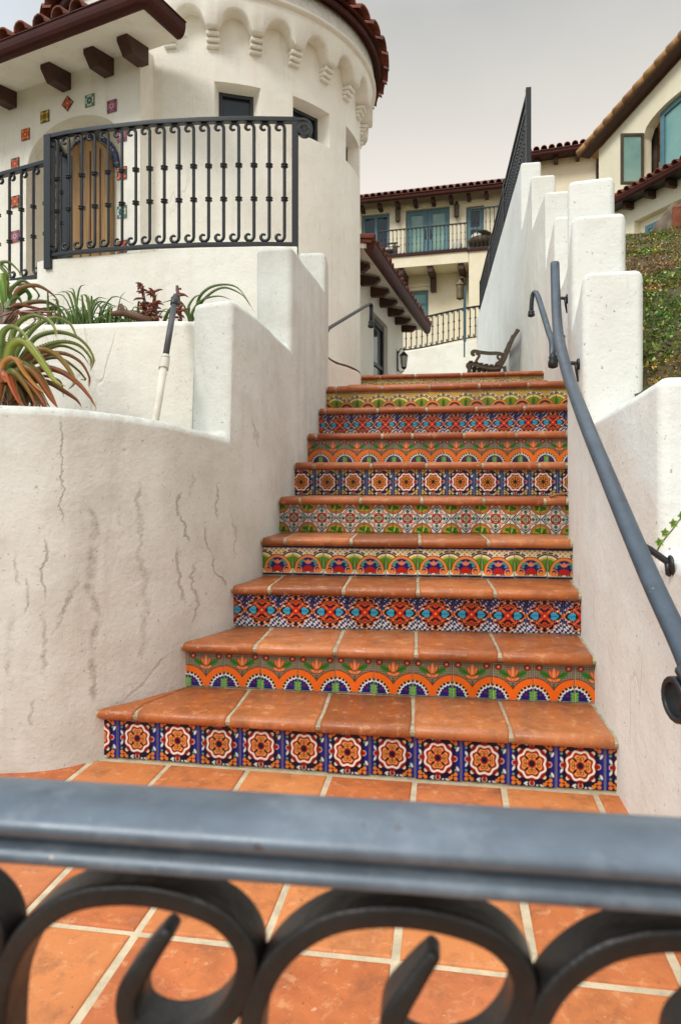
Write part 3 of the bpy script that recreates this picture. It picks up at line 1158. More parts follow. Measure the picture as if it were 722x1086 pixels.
def stepped_wall(name, poly, steps, thick, side, zb, mat, start=0, end=None, step_ds=0.06, bevel=0.03, wob=0.011, parent=None, round_top=0.0):
    """poly: dense plan line of the visible face. steps: list of (index, z_at_front, z_at_far). side +1: body lies right of the line."""
    end = len(poly) - 1 if end is None else end
    idx = [s[0] for s in steps] + [end]
    # resample each step run
    secs = []      # per column: (x,y,nx,ny, ztop, z_prev or None)
    P = np.array(poly)
    tang = np.gradient(P, axis=0)
    tang /= np.linalg.norm(tang, axis=1)[:, None]
    nor = np.stack([tang[:, 1], -tang[:, 0]], 1) * side     # to the right of travel
    cols = []
    for s, (i0, za, zc) in enumerate(steps):
        i1 = idx[s + 1]
        acc = 0
        run = [i0]
        for i in range(i0 + 1, i1):
            acc += np.linalg.norm(P[i] - P[i - 1])
            if acc >= step_ds:
                run.append(i)
                acc = 0
        if i1 - run[-1] < 2 and len(run) > 1:
            run.pop()
        run.append(i1)
        L = len(run) - 1
        for q, i in enumerate(run):
            t = q / L
            zt = za + (zc - za) * (t ** (5 if za == 1.285 else 0.8))
            cols.append((s, i, zt))
    b = MB()
    V = []
    colv = []
    for n_, (s, i, zt) in enumerate(cols):
        p = P[i]
        w = wob * (mnoise.noise(Vector((p[0] * 2, p[1] * 2, s))))
        q = p + nor[i] * thick
        first_of_step = n_ > 0 and cols[n_ - 1][0] != s
        if first_of_step:
            lb, lm, rm, rb = colv[-1][0], colv[-1][1], colv[-1][2], colv[-1][3]
            k = len(b.v)
            b.v += [(p[0], p[1], zt + w), (q[0], q[1], zt + w)]
            b.f += [(lm, rm, k + 1, k)]
            b.mi.append(0); b.sm.append(False)
            colv.append((lb, k, k + 1, rb, lm, rm))
        else:
            k = len(b.v)
            b.v += [(p[0], p[1], zb), (p[0], p[1], zt + w), (q[0], q[1], zt + w), (q[0], q[1], zb)]
            prev = colv[-1] if colv else None
            colv.append((k, k + 1, k + 2, k + 3, None, None))
            if prev is not None:
                c = colv[-1]
                left = [prev[0], c[0], c[1], prev[1]]
                right = [c[3], prev[3], prev[2], c[2]]
                if prev[4] is not None:
                    left.append(prev[4])
                    right = [c[3], prev[3], prev[5], prev[2], c[2]]
                b.f += [tuple(left), tuple(right), (prev[1], c[1], c[2], prev[2]), (prev[0], prev[3], c[3], c[0])]
                b.mi += [0] * 4
                b.sm += [False] * 4
    f, l = colv[0], colv[-1]
    b.f += [(f[0], f[1], f[2], f[3]), (l[3], l[2], l[1], l[0])]
    b.mi += [0, 0]
    b.sm += [False, False]
    return b.build(name, mat, parent, bevel=bevel, bseg=3, angle=40)


ir = lambda p: nearest(RWD, p)
il = lambda p: nearest(LWD, p)
right_steps = [(0, 0.80, 0.82), (ir((.833, 1.775)), 1.283, 1.225), (ir((.987, 2.775)), 1.865, 1.72), (ir((1.068, 3.138)), 2.24, 2.10),
               (ir((1.22, 3.65)), 2.62, 2.40), (ir((1.65, 5.25)), 3.06, 2.84), (ir((1.804, 6.0)), 3.56, 3.50), (ir((1.908, 6.8)), 4.06, 3.98),
               (ir((2.15, 8.1)), 4.79, 4.78)]
rw = stepped_wall('stepped_wall', RWD, right_steps, 0.235, 1, -0.35, 'stucco_right', bevel=0.03)
tag(rw, 'tall white stucco wall climbing in battlement steps beside the grey handrail', 'wall')
left_steps = [(0, 1.285, 1.20), (il((-.483, 2.95)), 1.81, 1.745), (il((-.27, 3.80)), 2.335, 2.315), (il((-.104, 4.70)), 2.60, 2.60)]
lw = stepped_wall('stepped_wall', LWD, left_steps, 0.215, -1, -0.35, 'stucco_left', bevel=0.035)
tag(lw, 'cracked and streaked white stucco planter wall rising in three steps beside the stairs', 'wall')


def plan_wall(name, pts, z0, z1, thick, side, mat, label, sub=8, bevel=0.03, cat='wall', ztops=None):
    d = np.array(catmull(pts, sub))
    o = stepped_wall(name, d, [(0, z1 if ztops is None else ztops[0], z1 if ztops is None else ztops[1])], thick, side, z0, mat, bevel=bevel)
    return tag(o, label, cat)


cb = plan_wall('curb', [(-0.11, 4.985)] + CURB[1:], 1.0, 1.985, 0.13, -1, 'stucco_white', 'low curved white curb at the foot of the round tower beside the top steps', bevel=0.02, cat='curb')
cab = MB()
cpts = catmull([(x - 0.012, y, 1.995 + 0.004 * math.sin(i * 2.1)) for i, (x, y) in enumerate(CURB)], 6)
cab.tube([Vector(p) for p in cpts], 0.009, 6)
tag(cab.build('cable', 'cable_brown'), 'thin brown cable lying along the low curved white curb', 'cable')

# planter terraces on the left
plan_wall('planter_wall', [(-3.4, 3.30), (-2.3, 3.24), (-1.6, 3.18), (-1.0, 3.12), (-0.70, 3.12), (-0.56, 3.16)], 0.9, 1.742, 0.16, -1,
          'stucco_white', 'low white planter wall in the middle terrace behind the grey and white pole')
pw = plan_wall('parapet_wall', [(-2.25, 5.04), (-2.20, 5.01), (-1.9, 4.93), (-1.33, 4.80), (-0.9, 4.74), (-0.53, 4.70), (-0.30, 4.70)], 1.2, 2.63, 0.2, -1,
               'stucco_white', 'curved white balcony parapet carrying the scrolled iron railing')
plan_wall('parapet_wall', [(-3.8, 5.62), (-3.2, 5.5), (-2.75, 5.42), (-2.42, 5.36), (-2.3, 5.33)], 1.2, 2.60, 0.16, -1,
          'stucco_white', 'short low white parapet behind the big aloe under the side railing')


def terrain(name, pts, z, mat, label, bumpy=0.02, nx=24, ny=10, kind='structure'):
    b = MB()
    (x0, y0), (x1, y1) = pts
    for j in range(ny + 1):
        for i in range(nx + 1):
            x, y = x0 + (x1 - x0) * i / nx, y0 + (y1 - y0) * j / ny
            b.v.append((x, y, z + bumpy * mnoise.noise(Vector((x * 4, y * 4, z)))))
    for j in range(ny):
        for i in range(nx):
            a = j * (nx + 1) + i
            b.f.append((a, a + 1, a + nx + 2, a + nx + 1)); b.mi.append(0); b.sm.append(True)
    return tag(b.build(name, mat), label, 'soil', None, kind)


ps = MB()
front = [LWD[q] + (0, 0) for q in range(0, il((-.38, 3.25)) + 1, 4)]
for q, p in enumerate(front):
    for t in np.linspace(0, 1, 8):
        x, y = p[0] - .04, (p[1] + .10) * (1 - t) + 3.30 * t
        ps.v.append((x - .06 * (1 - t), max(y, p[1] + .10), 1.13 + .03 * mnoise.noise(Vector((x * 5, y * 5, 0)))))
for q in range(len(front) - 1):
    for t in range(7):
        k = q * 8 + t
        ps.f.append((k, k + 8, k + 9, k + 1)); ps.mi.append(0); ps.sm.append(True)
tag(ps.build('planter_soil', 'soil'), 'dark soil of the lower planter', 'soil', None, 'structure')
terrain('terrace_soil', ((-3.6, 3.22), (-0.40, 5.0)), 1.66, 'soil', 'dark soil of the upper planter')
bal = MB()
bal.add([(-4.2, 7.2, 2.45), (-4.2, 5.7, 2.45), (-2.25, 5.2, 2.45), (-0.6, 4.8, 2.45), (-0.25, 5.0, 2.45), (-0.55, 6.6, 2.45), (-1.28, 7.3, 2.45)] +
        [(-4.2, 7.2, 1.5), (-4.2, 5.7, 1.5), (-2.25, 5.2, 1.5), (-0.6, 4.8, 1.5), (-0.25, 5.0, 1.5), (-0.55, 6.6, 1.5), (-1.28, 7.3, 1.5)],
        [(0, 1, 2, 3, 4, 5, 6), (13, 12, 11, 10, 9, 8, 7)] + [(i, i + 7, (i + 1) % 7 + 7, (i + 1) % 7) for i in range(7)])
tag(bal.build('balcony_floor', 'stucco_white'), 'balcony floor in front of the arched door', 'floor', None, 'structure')


# ================================================================== IRONWORK
def crook(h, r=0.026, wire=0.0065, left=1, knots=(0.36, 0.64), wire2=None):
    """baluster in its own frame: bar along +z from 0 to h, scroll crooks at head and foot turning to -x"""
    b = MB()
    pts = []
    # head scroll
    def scroll(zc, up):
        out = []
        for i in range(15):
            a = i / 14
            ang = math.pi * 1.75 * (1 - a)      # from inner end to the bar
            rad = r * (0.35 + 0.65 * a)
            out.append((-r - (-1) * rad * math.cos(ang) * 1 - 0.0, 0, zc + up * rad * math.sin(ang)))
        return out
    top = scroll(h - r * 1.05, 1)
    bot = scroll(r * 1.05, -1)
    path = [Vector(p) for p in bot] + [Vector((0, 0, h * t)) for t in (0.15, 0.36, 0.64, 0.85)] + [Vector(p) for p in reversed(top)]
    sc = [0.6 + 0.4 * min(1, i / 6) for i in range(15)] + [1] * 4 + [0.6 + 0.4 * min(1, i / 6) for i in reversed(range(15))]
    b.tube(path, wire, 6, up=(0, 1, 0), scales=sc)
    for k in knots:
        b.lathe((0, 0, h * k - 0.014), [(wire, 0), (wire * 2.1, 0.003), (wire * 2.3, 0.007), (wire * 1.5, 0.011), (wire * 1.5, 0.017), (wire * 2.3, 0.021), (wire * 2.1, 0.025), (wire, 0.028)], 8)
    return b


def railing(name, label, path, z0, z1, n_bal, posts=(), end_scroll=None, rail=(0.04, 0.02), bal_r=0.026, wire=0.0065, mat='iron_black', cat='railing', group=None, zs=None, post_w=0.035, post_ext=0.0):
    """path: plan polyline (x,y); rails at z0 (bottom) and z1 (top). zs(t): lift along the path"""
    d = np.array(path, float)
    seg = np.linalg.norm(np.diff(d, axis=0), axis=1)
    cum = np.r_[0, np.cumsum(seg)]
    L = cum[-1]

    def pos(s):
        x = np.interp(s, cum, d[:, 0]); y = np.interp(s, cum, d[:, 1])
        x2 = np.interp(min(s + .01, L), cum, d[:, 0]); y2 = np.interp(min(s + .01, L), cum, d[:, 1])
        x1 = np.interp(max(s - .01, 0), cum, d[:, 0]); y1 = np.interp(max(s - .01, 0), cum, d[:, 1])
        lift = zs(s / L) if zs else 0
        return Vector((x, y, lift)), math.atan2(y2 - y1, x2 - x1)
    root = empty(name, (d[0][0], d[0][1], z0), label, cat, group)
    S = np.linspace(0, L, max(len(path), 12))
    tr = [pos(s)[0] + Vector((0, 0, z1)) for s in S]
    br = [pos(s)[0] + Vector((0, 0, z0)) for s in S]
    b = MB(); b.sweep(tr, rect(*rail)); b.build('top_rail', mat, root, bevel=0.003)
    b = MB(); b.sweep(br, rect(rail[0] * .7, rail[1] * .8)); b.build('bottom_rail', mat, root, bevel=0.002)
    for (s, w, lo, hi) in posts:
        p, a = pos(s * L)
        b = MB()
        b.box((p.x, p.y, p.z + (lo + hi) / 2), (w, w, hi - lo), a)
        b.build('post', mat, root, bevel=0.003)
    h = z1 - z0 - rail[1]
    proto = None
    for i in range(n_bal):
        s = (i + 0.7) / (n_bal + 0.4) * L
        p, a = pos(s)
        loc = Vector((p.x, p.y, p.z + z0 + rail[1] / 2)) - root_loc(root)
        if proto is None:
            proto = crook(h, bal_r, wire).build('baluster', mat, root, local=True)
            proto.location = loc
            proto.rotation_euler = (0, 0, a)
        else:
            copy_part(proto, root, loc, a)
    if end_scroll:
        p, a = pos(L)
        t = Vector((math.cos(a), math.sin(a), 0))
        r0 = end_scroll
        pts = [p + Vector((0, 0, z1)) + t * x for x in (-0.02, 0.02, 0.05)]
        c = p + Vector((0, 0, z1 - r0)) + t * 0.06
        for i in range(26):
            ang = math.pi / 2 - 2 * math.pi * 1.12 * i / 25
            rad = r0 * (1 - 0.66 * i / 25)
            pts.append(c + t * (rad * math.cos(ang)) + Vector((0, 0, rad * math.sin(ang))))
        b = MB(); b.sweep(pts, rect(rail[1] * 0.55, rail[0]), up=(-t.y, t.x, 0))
        b.build('rail_scroll', mat, root, bevel=0.002)
    return root


# balcony railing, standing on the curved parapet
bp = [at(53, 0, 5.0), at(76, 0, 4.93), at(110, 0, 4.87), at(160, 0, 4.80), at(210, 0, 4.765), at(260, 0, 4.75), at(313, 0, 4.76)]
bp = [(p.x, p.y) for p in bp]
railing('balcony_railing', 'long black scrolled iron railing on the curved white balcony parapet', bp, 2.66, 3.53, 17,
        posts=((0.0, 0.06, 2.56, 3.545), (1.0, 0.045, 2.5, 3.54)), end_scroll=0.062, rail=(.05, .032), bal_r=.036, wire=.0118)
p2 = at(72, 0, 5.3)
p3 = at(44, 0, 5.42)
p4 = at(-45, 0, 5.85)
railing('side_railing', 'shorter black iron railing behind the big aloe left of the corner post', [(p2.x, p2.y), (p3.x, p3.y), (p4.x, p4.y)], 2.64, 3.53, 9,
        posts=((0.0, 0.055, 2.52, 3.545),), cat='railing', rail=(.05, .032), bal_r=.036, wire=.0118)
railing('return_railing', 'two bar return panel between the two corner posts of the balcony railing', [(bp[0][0] + .03, bp[0][1] + .03), (p2.x - .02, p2.y - .03)], 2.66, 3.53, 2, cat='railing', rail=(.05, .03), bal_r=.03, wire=.0095)

# front railing nearest the camera
fr = empty('iron_railing', (0, 0.40, 0), 'grey moulded iron railing with big dark scrolls crossing the front', 'railing')
FA, FM = 0.372, -0.128
fdir = Vector((1, FM, 0)).normalized()
fn = Vector((-fdir.y, fdir.x, 0))


def fpt(s, z, v=0.0):
    return Vector((0, FA, z)) + fdir * s + fn * v


# cap rail profile: side = across (v), up
cap = [(-0.027, 0.0005), (-0.0275, -0.004), (-0.024, -0.0075), (-0.016, -0.0095), (-0.0155, -0.012), (-0.022, -0.0135), (-0.0265, -0.0165), (-0.0265, -0.0205), (-0.021, -0.024), (0.021, -0.024),
       (0.0265, -0.0205), (0.0265, -0.0165), (0.022, -0.0135), (0.0155, -0.012), (0.016, -0.0095), (0.024, -0.0075), (0.0275, -0.004), (0.027, 0.0005), (0.022, 0.0035), (0.014, 0.0062), (0, 0.0075), (-0.014, 0.0062), (-0.022, 0.0035)]
ZR = 0.829
b = MB()
vs = []
ss = np.linspace(-1.6, 1.4, 30)
for s in ss:
    for (v, z) in cap:
        vs.append(fpt(s, ZR + z, v))
k = len(cap)
fs = [(i * k + j, i * k + (j + 1) % k, (i + 1) * k + (j + 1) % k, (i + 1) * k + j) for i in range(len(ss) - 1) for j in range(k)]
b.add(vs, fs, 0, True)
b.build('cap_rail', 'iron_rail', fr, bevel=0)


def front_px(px, py):
    """point of the railing plane seen at that photo pixel (used once, for the outline of one scroll)"""
    a = (px - HX) / F
    Y = FA / (1 - FM * a)
    return Vector((a * Y, Y, EYE + (HY - py) * Y / F))


spx = [(185, 978), (164, 1006), (143, 1042), (149, 1074), (184, 1088), (230, 1076), (260, 1040), (266, 998), (240, 962), (188, 942), (130, 937), (78, 948), (36, 982), (14, 1030), (8, 1086), (8, 1160)]
sp = [front_px(*q) for q in spx]
loc2 = [((p - Vector((0, FA, 0))).dot(fdir), p.z) for p in sp]
smooth = catmull(loc2, 6)
s_ref = loc2[-1][0]
pitch = 0.1467


def scroll_mesh(lower):
    b = MB()
    pts = [Vector((q[0] - s_ref, 0, q[1])) for q in smooth]
    sc = [0.45 + 0.55 * min(1, i / 14) for i in range(len(pts))]
    zb = 0.075
    pts += [Vector((pts[-1].x, 0, z)) for z in (0.6, 0.45, 0.3, zb)]
    sc += [1] * 4
    sc = [0.62 + 0.38 * min(1, i / 10) for i in range(len(pts))]
    b.sweep(pts, rect(0.0125, 0.026), up=(0, 1, 0), scales=sc, smooth=False)
    return b


proto = None
for i in range(-6, 8):
    s = s_ref + i * pitch
    loc = fpt(s, 0.0) - Vector(fr.location)
    if proto is None:
        proto = scroll_mesh(0).build('scroll_bar', 'iron_dark', fr, bevel=0.003, local=True)
        proto.rotation_euler = (0, 0, math.atan2(fdir.y, fdir.x))
        proto.location = loc
    else:
        copy_part(proto, fr, loc, math.atan2(fdir.y, fdir.x))
b = MB()
b.bar(fpt(-1.6, 0.07), fpt(1.4, 0.07), 0.03, 0.02)
b.build('bottom_rail', 'iron_dark', fr, bevel=0.003)
for s in (-1.58, 1.38):
    b = MB()
    b.bar(fpt(s, 0.0), fpt(s, 0.80), 0.035, 0.035, up=(0, 1, 0))
    b.build('post', 'iron_dark', fr, bevel=0.003)

# ---------------------------------------------------------------- handrail on the right wall
hr = empty('handrail', (1.1, 3.0, 1.6), 'long grey painted handrail curving down the right wall to a scroll end', 'handrail')
hp = [at(588, 279, 3.68), at(588.5, 300, 3.58), at(590, 335, 3.35), at(593, 362, 3.05), at(602, 397, 2.68), at(620, 446, 2.24), at(640, 495, 1.98), at(661, 546, 1.74),
      at(690, 614, 1.53), at(716, 670, 1.40), at(728, 697, 1.34), at(732, 708, 1.31)]
hpts = [Vector(p) for p in catmull(hp, 6)]
rp = [(-0.021, -0.008), (-0.023, 0.0), (-0.019, 0.008), (-0.010, 0.0125), (0, 0.0135), (0.010, 0.0125), (0.019, 0.008), (0.023, 0.0), (0.021, -0.008), (0.012, -0.011), (-0.012, -0.011)]
b = MB()
b.sweep(hpts, [(x * 1.04, z * 1.05) for x, z in rp], smooth=True)
b.build('rail', 'hand_rail', hr)
# volute at the foot
tdir = (hpts[-1] - hpts[-4]).normalized()
b = MB()
rV = 0.052
hd = Vector((tdir.x * .2 + .12, tdir.y, 0)).normalized()
c = at(723, 739, 1.29)
pts = [hpts[-1] - tdir * 0.03, hpts[-1]]
for i in range(26):
    ang = math.pi * 0.42 - 2 * math.pi * 1.35 * i / 25
    rad = rV * (1 - 0.55 * i / 25)
    pts.append(c + hd * (rad * math.cos(ang)) + Vector((0, 0, rad * math.sin(ang))))
b.sweep(pts, rect(0.012, 0.040), up=(-hd.y, hd.x, 0), smooth=False)
b.build('volute', 'iron_black', hr, bevel=0.004)


def wall_x(y):
    return float(np.interp(y, RWD[:, 1], RWD[:, 0]))


def bracket(parent, p, mat='iron_black', name='bracket', drop=0.075, dz=0.035):
    """arm from below the rail to a rosette on the wall, plus a tail"""
    i = nearest(RWD, (p.x, p.y))
    w = Vector((RWD[i][0], RWD[i][1], p.z - dz))
    b = MB()
    a = Vector((p.x, p.y, p.z - 0.012))
    d = (w - a)
    b.tube([a, a + Vector((0, 0, -0.02)), a + d * 0.5 + Vector((0, 0, -0.005)), w - d.normalized() * 0.012, w], 0.0085, 8)
    t = d.normalized()
    b.tube([w - t * 0.014, w - t * 0.012 + Vector((0, 0, -0.03)), w - t * 0.006 + Vector((0, 0, -drop))], 0.008, 8, scales=[1, .8, .4])
    # rosette disc on the wall
    up = Vector((0, 0, 1))
    n = t
    side = n.cross(up).normalized()
    rings = []
    for rr_, off in ((0.024, 0.0), (0.024, -0.006), (0.019, -0.011), (0.010, -0.014)):
        rings.append([w + n * (off + 0.001) + side * (rr_ * math.cos(q * math.pi / 7)) + up * (rr_ * math.sin(q * math.pi / 7)) for q in range(14)])
    vs = [q for r_ in rings for q in r_]
    fs = [(i * 14 + j, i * 14 + (j + 1) % 14, (i + 1) * 14 + (j + 1) % 14, (i + 1) * 14 + j) for i in range(3) for j in range(14)]
    fs.append(tuple(3 * 14 + j for j in range(14)))
    b.add(vs, fs, 0, True)
    return b.build(name, mat, parent)


for k in (8, 21):
    bracket(hr, hpts[k])
bracket(hr, hpts[43], drop=.03, dz=.10)

# short upper handrail further along the same wall
h2 = empty('handrail', (1.6, 4.9, 2.4), 'short grey handrail higher on the right wall with bent black ends', 'handrail')
q = [at(586, 382, 4.55), at(585.5, 374, 4.55), at(585, 362, 4.6), at(581, 350, 4.75), at(575, 330, 4.95), at(570, 314, 5.12)]
top = at(567.5, 309.5, 5.17)
pts = [Vector(p) for p in catmull(q + [top], 5)]
b = MB(); b.sweep(pts, [(a * .95, c * .95) for a, c in rp], smooth=True)
b.build('rail', 'hand_rail', h2)
endp = [top, at(564.8, 312, 5.19), at(563.5, 320, 5.19), at(563, 330, 5.19)]
b = MB(); b.tube([Vector(p) for p in catmull(endp, 4)], 0.017, 8)
e1 = endp[-1]
b.lathe((e1.x, e1.y, e1.z - 0.045), [(0.010, 0), (0.026, 0.006), (0.028, 0.02), (0.022, 0.032), (0.026, 0.040), (0.017, 0.05)], 12)
b.build('end_bracket', 'iron_black', h2)
e1 = q[0]
b = MB()
b.lathe((e1.x, e1.y, e1.z - 0.035), [(0.012, -0.02), (0.032, -0.012), (0.034, 0.02), (0.026, 0.04), (0.03, 0.055), (0.02, 0.075)], 12)
b.tube([e1, e1 + Vector((wall_x(e1.y) - e1.x, 0.0, 0))], 0.012, 8)
b.build('end_bracket', 'iron_black', h2)
mid = pts[14]
b = MB(); b.tube([mid, Vector((wall_x(mid.y) + .02, mid.y, mid.z - 0.03))], 0.008, 8)
b.build('bracket', 'iron_black', h2)

# handrail by the tower
h3 = empty('handrail', (0.0, 5.8, 2.3), 'thin black handrail beside the round tower bending down to a bracket', 'handrail')
q = [at(336, 356, 5.05), at(347, 349, 5.35), at(362, 340, 5.75), at(377, 331, 6.15), at(388, 324.5, 6.45)]
b = MB()
hp3 = [Vector(p) for p in catmull(q + [at(392.5, 322.5, 6.52), at(394, 326, 6.54)], 5)]
b.sweep(hp3, [(a * .9, c * .9) for a, c in rp], smooth=True)
b.build('rail', 'iron_dark', h3)
b = MB()
dn = [at(393.6, 325, 6.54), at(393.6, 334, 6.54), at(393.4, 342, 6.54)]
b.tube(dn, 0.02, 8)
e1 = dn[-1]
b.lathe((e1.x, e1.y, e1.z - 0.04), [(0.014, -.015), (0.03, -0.006), (0.032, 0.012), (0.024, 0.03), (0.03, 0.045), (0.02, 0.055)], 10)
b.build('end_bracket', 'iron_black', h3)
b = MB()
hk = at(349, 349, 5.4)
b.tube([hk, hk + Vector((-0.03, 0.02, -0.05)), Vector((-0.14, 5.42, hk.z - 0.12)), Vector((-0.17, 5.42, 1.9))], 0.010, 8)
b.build('bracket', 'iron_black', h3)

# picket fence on the wall top
fence = empty('picket_fence', (2.28, 8.2, 4.79), 'black picket fence standing along the top of the tall white stepped wall', 'fence')
fi = [i for i in range(len(RWD)) if RWD[i][1] >= 8.22]
tang = np.gradient(RWD, axis=0); tang /= np.linalg.norm(tang, axis=1)[:, None]
fpath = np.array([RWD[i] + np.array((tang[i][1], -tang[i][0])) * 0.10 for i in fi])
fcum = np.r_[0, np.cumsum(np.linalg.norm(np.diff(fpath, axis=0), axis=1))]
FL = fcum[-1]
fx = lambda s: Vector((np.interp(s, fcum, fpath[:, 0]), np.interp(s, fcum, fpath[:, 1]), 0))
z0, z1 = 4.80, 5.72
for zz, w in ((z1 - 0.02, 0.045), (z0 + 0.10, 0.035), (z1 - 0.16, 0.03)):
    b = MB(); b.sweep([fx(s) + Vector((0, 0, zz)) for s in np.linspace(0, FL, 24)], rect(w, 0.03))
    b.build('rail', 'iron_black', fence)
proto = None
ang = math.atan2(fpath[-1][1] - fpath[0][1], fpath[-1][0] - fpath[0][0])
np_ = 76
for i in range(np_):
    s = 0.06 + i * (FL - .12) / (np_ - 1)
    p = fx(s)
    if proto is None:
        bb = MB()
        bb.box((0, 0, (z0 + z1) / 2 + .02), (0.016, 0.016, z1 - z0 - 0.08))
        for kz in (0.42, 0.66):
            bb.lathe((0, 0, z0 + (z1 - z0) * kz), [(0.01, 0), (0.02, 0.008), (0.02, 0.03), (0.01, 0.038)], 6)
        proto = bb.build('picket', 'iron_black', fence, local=True)
        proto.location = Vector((p.x, p.y, 0)) - Vector(fence.location)
        proto.rotation_euler = (0, 0, ang)
    else:
        copy_part(proto, fence, Vector((p.x, p.y, 0)) - Vector(fence.location), ang)
for s in (0.0, FL * .33, FL * .66, FL):
    p = fx(s)
    b = MB(); b.box((p.x, p.y, (z0 + z1) / 2), (0.06, 0.06, z1 - z0 + 0.04), ang)
    b.build('post', 'iron_black', fence)


# ================================================================== ROUND TOWER
TC = Vector((-1.28, 7.30, 0))
TR = 1.49
tower = empty('round_tower', (TC.x, TC.y, 1.0), 'white round stucco tower with a ring of small arches and deep square windows', 'tower')


def tp(th, r, z):
    return Vector((TC.x + r * math.sin(th), TC.y - r * math.cos(th), z))


wins = [(R(15.4), R(7.7), 4.13, 4.43), (R(43.6), R(8.6), 4.13, 4.45), (R(72), R(8.6), 4.13, 4.47), (R(-104), R(8.6), 4.13, 4.45)]
ths = set(np.linspace(-math.pi, math.pi, 121).round(6).tolist())
for (t, h, a, c) in wins:
    ths = {x for x in ths if not (t - h - 0.01 < x < t + h + 0.01)} | {round(t - h, 6), round(t, 6), round(t + h, 6), round(t - h / 2, 6), round(t + h / 2, 6)}
ths = sorted(ths)
ths[-1] = math.pi
zs_ = [0.6, 1.5, 2.5, 3.4, 4.13, 4.43, 4.45, 4.47, 4.7, 5.2]
b = MB()
nz = len(zs_)
for t in ths:
    for z in zs_:
        b.v.append(tuple(tp(t, TR, z)))


def in_win(ta, tb, za, zb2):
    for (t, h, a, c) in wins:
        if ta >= t - h - 1e-5 and tb <= t + h + 1e-5 and za >= a - 1e-5 and zb2 <= c + 1e-5:
            return True
    return False


for i in range(len(ths) - 1):
    for j in range(nz - 1):
        if R(-100) < ths[i] and ths[i + 1] < R(-23.5) and zs_[j + 1] < 4.5:
            continue
        if in_win(ths[i], ths[i + 1], zs_[j], zs_[j + 1]):
            continue
        b.f.append((i * nz + j, (i + 1) * nz + j, (i + 1) * nz + j + 1, i * nz + j + 1)); b.mi.append(0); b.sm.append(True)
for (t, h, a, c) in wins:
    tt = np.linspace(t - h, t + h, 5)
    Ri = TR - 0.13
    hi = h * 0.80
    ti = np.linspace(t - hi, t + hi, 5)
    zi0, zi1 = a + 0.015, c - 0.03
    for i in range(4):
        b.add([tp(tt[i], TR, c), tp(tt[i + 1], TR, c), tp(ti[i + 1], Ri, zi1), tp(ti[i], Ri, zi1)], [(0, 1, 2, 3)])
        b.add([tp(tt[i], TR, a), tp(tt[i + 1], TR, a), tp(ti[i + 1], Ri, zi0), tp(ti[i], Ri, zi0)], [(3, 2, 1, 0)])
    for e in (0, -1):
        b.add([tp(tt[e], TR, a), tp(tt[e], TR, c), tp(ti[e], Ri, zi1), tp(ti[e], Ri, zi0)], [(0, 1, 2, 3)])
b.build('wall', 'stucco_white', tower, recalc=False)
for (t, h, a, c) in wins:
    Ri = TR - 0.13
    hi = h * 0.82
    zi0, zi1 = a + 0.012, c - 0.028
    p0, p1 = tp(t - hi, Ri + .002, 0), tp(t + hi, Ri + .002, 0)
    rt = (p1 - p0).normalized()
    w = (p1 - p0).length
    f = MB()
    fw = 0.03
    nrm = Vector((rt.y, -rt.x, 0))
    A = p0 + nrm * 0.015
    def slab(mb, x0, x1, za, zb2, th, o=0.0):
        vs = []
        for q in (0, th):
            for (x, z) in ((x0, za), (x1, za), (x1, zb2), (x0, zb2)):
                vs.append(A + rt * x + nrm * (o - q) + Vector((0, 0, z)))
        mb.add(vs, [(0, 1, 2, 3), (7, 6, 5, 4), (0, 4, 5, 1), (1, 5, 6, 2), (2, 6, 7, 3), (3, 7, 4, 0)])
    slab(f, 0, fw, zi0, zi1, 0.05)
    slab(f, w - fw, w, zi0, zi1, 0.05)
    slab(f, fw, w - fw, zi0, zi0 + fw, 0.05)
    slab(f, fw, w - fw, zi1 - fw, zi1, 0.05)
    fo = f.build('window', 'iron_black', tower)
    g = MB()
    slab(g, fw * .8, w - fw * .8, zi0 + fw * .8, zi1 - fw * .8, 0.01, -0.025)
    g.build('pane', 'glass_dark', fo)

# arched corbel band
RO = TR + 0.135
ZTOP = 5.10
NA = 26
DA = 2 * math.pi / NA
PH = R(7.3)
half_pier = 0.155
b = MB()
sub = 16
lower = []
tl = []
for i in range(NA * sub + 1):
    t = PH + i / sub * DA
    fr_ = (i % sub) / sub          # 0 at corbel centre
    x = (fr_ - 0.5) / (0.5 - half_pier)
    if abs(x) < 1:
        zl = 4.82 + 0.165 * math.sqrt(max(0, 1 - x * x))
    else:
        zl = 4.82
    tl.append(t); lower.append(zl)
n = len(tl)
for t, zl in zip(tl, lower):
    b.v += [tuple(tp(t, TR - 0.01, zl)), tuple(tp(t, RO - 0.012, zl)), tuple(tp(t, RO, zl + 0.012)), tuple(tp(t, RO, ZTOP))]
for i in range(n - 1):
    for q in range(3):
        b.f.append((i * 4 + q, (i + 1) * 4 + q, (i + 1) * 4 + q + 1, i * 4 + q + 1)); b.mi.append(0); b.sm.append(q != 1)
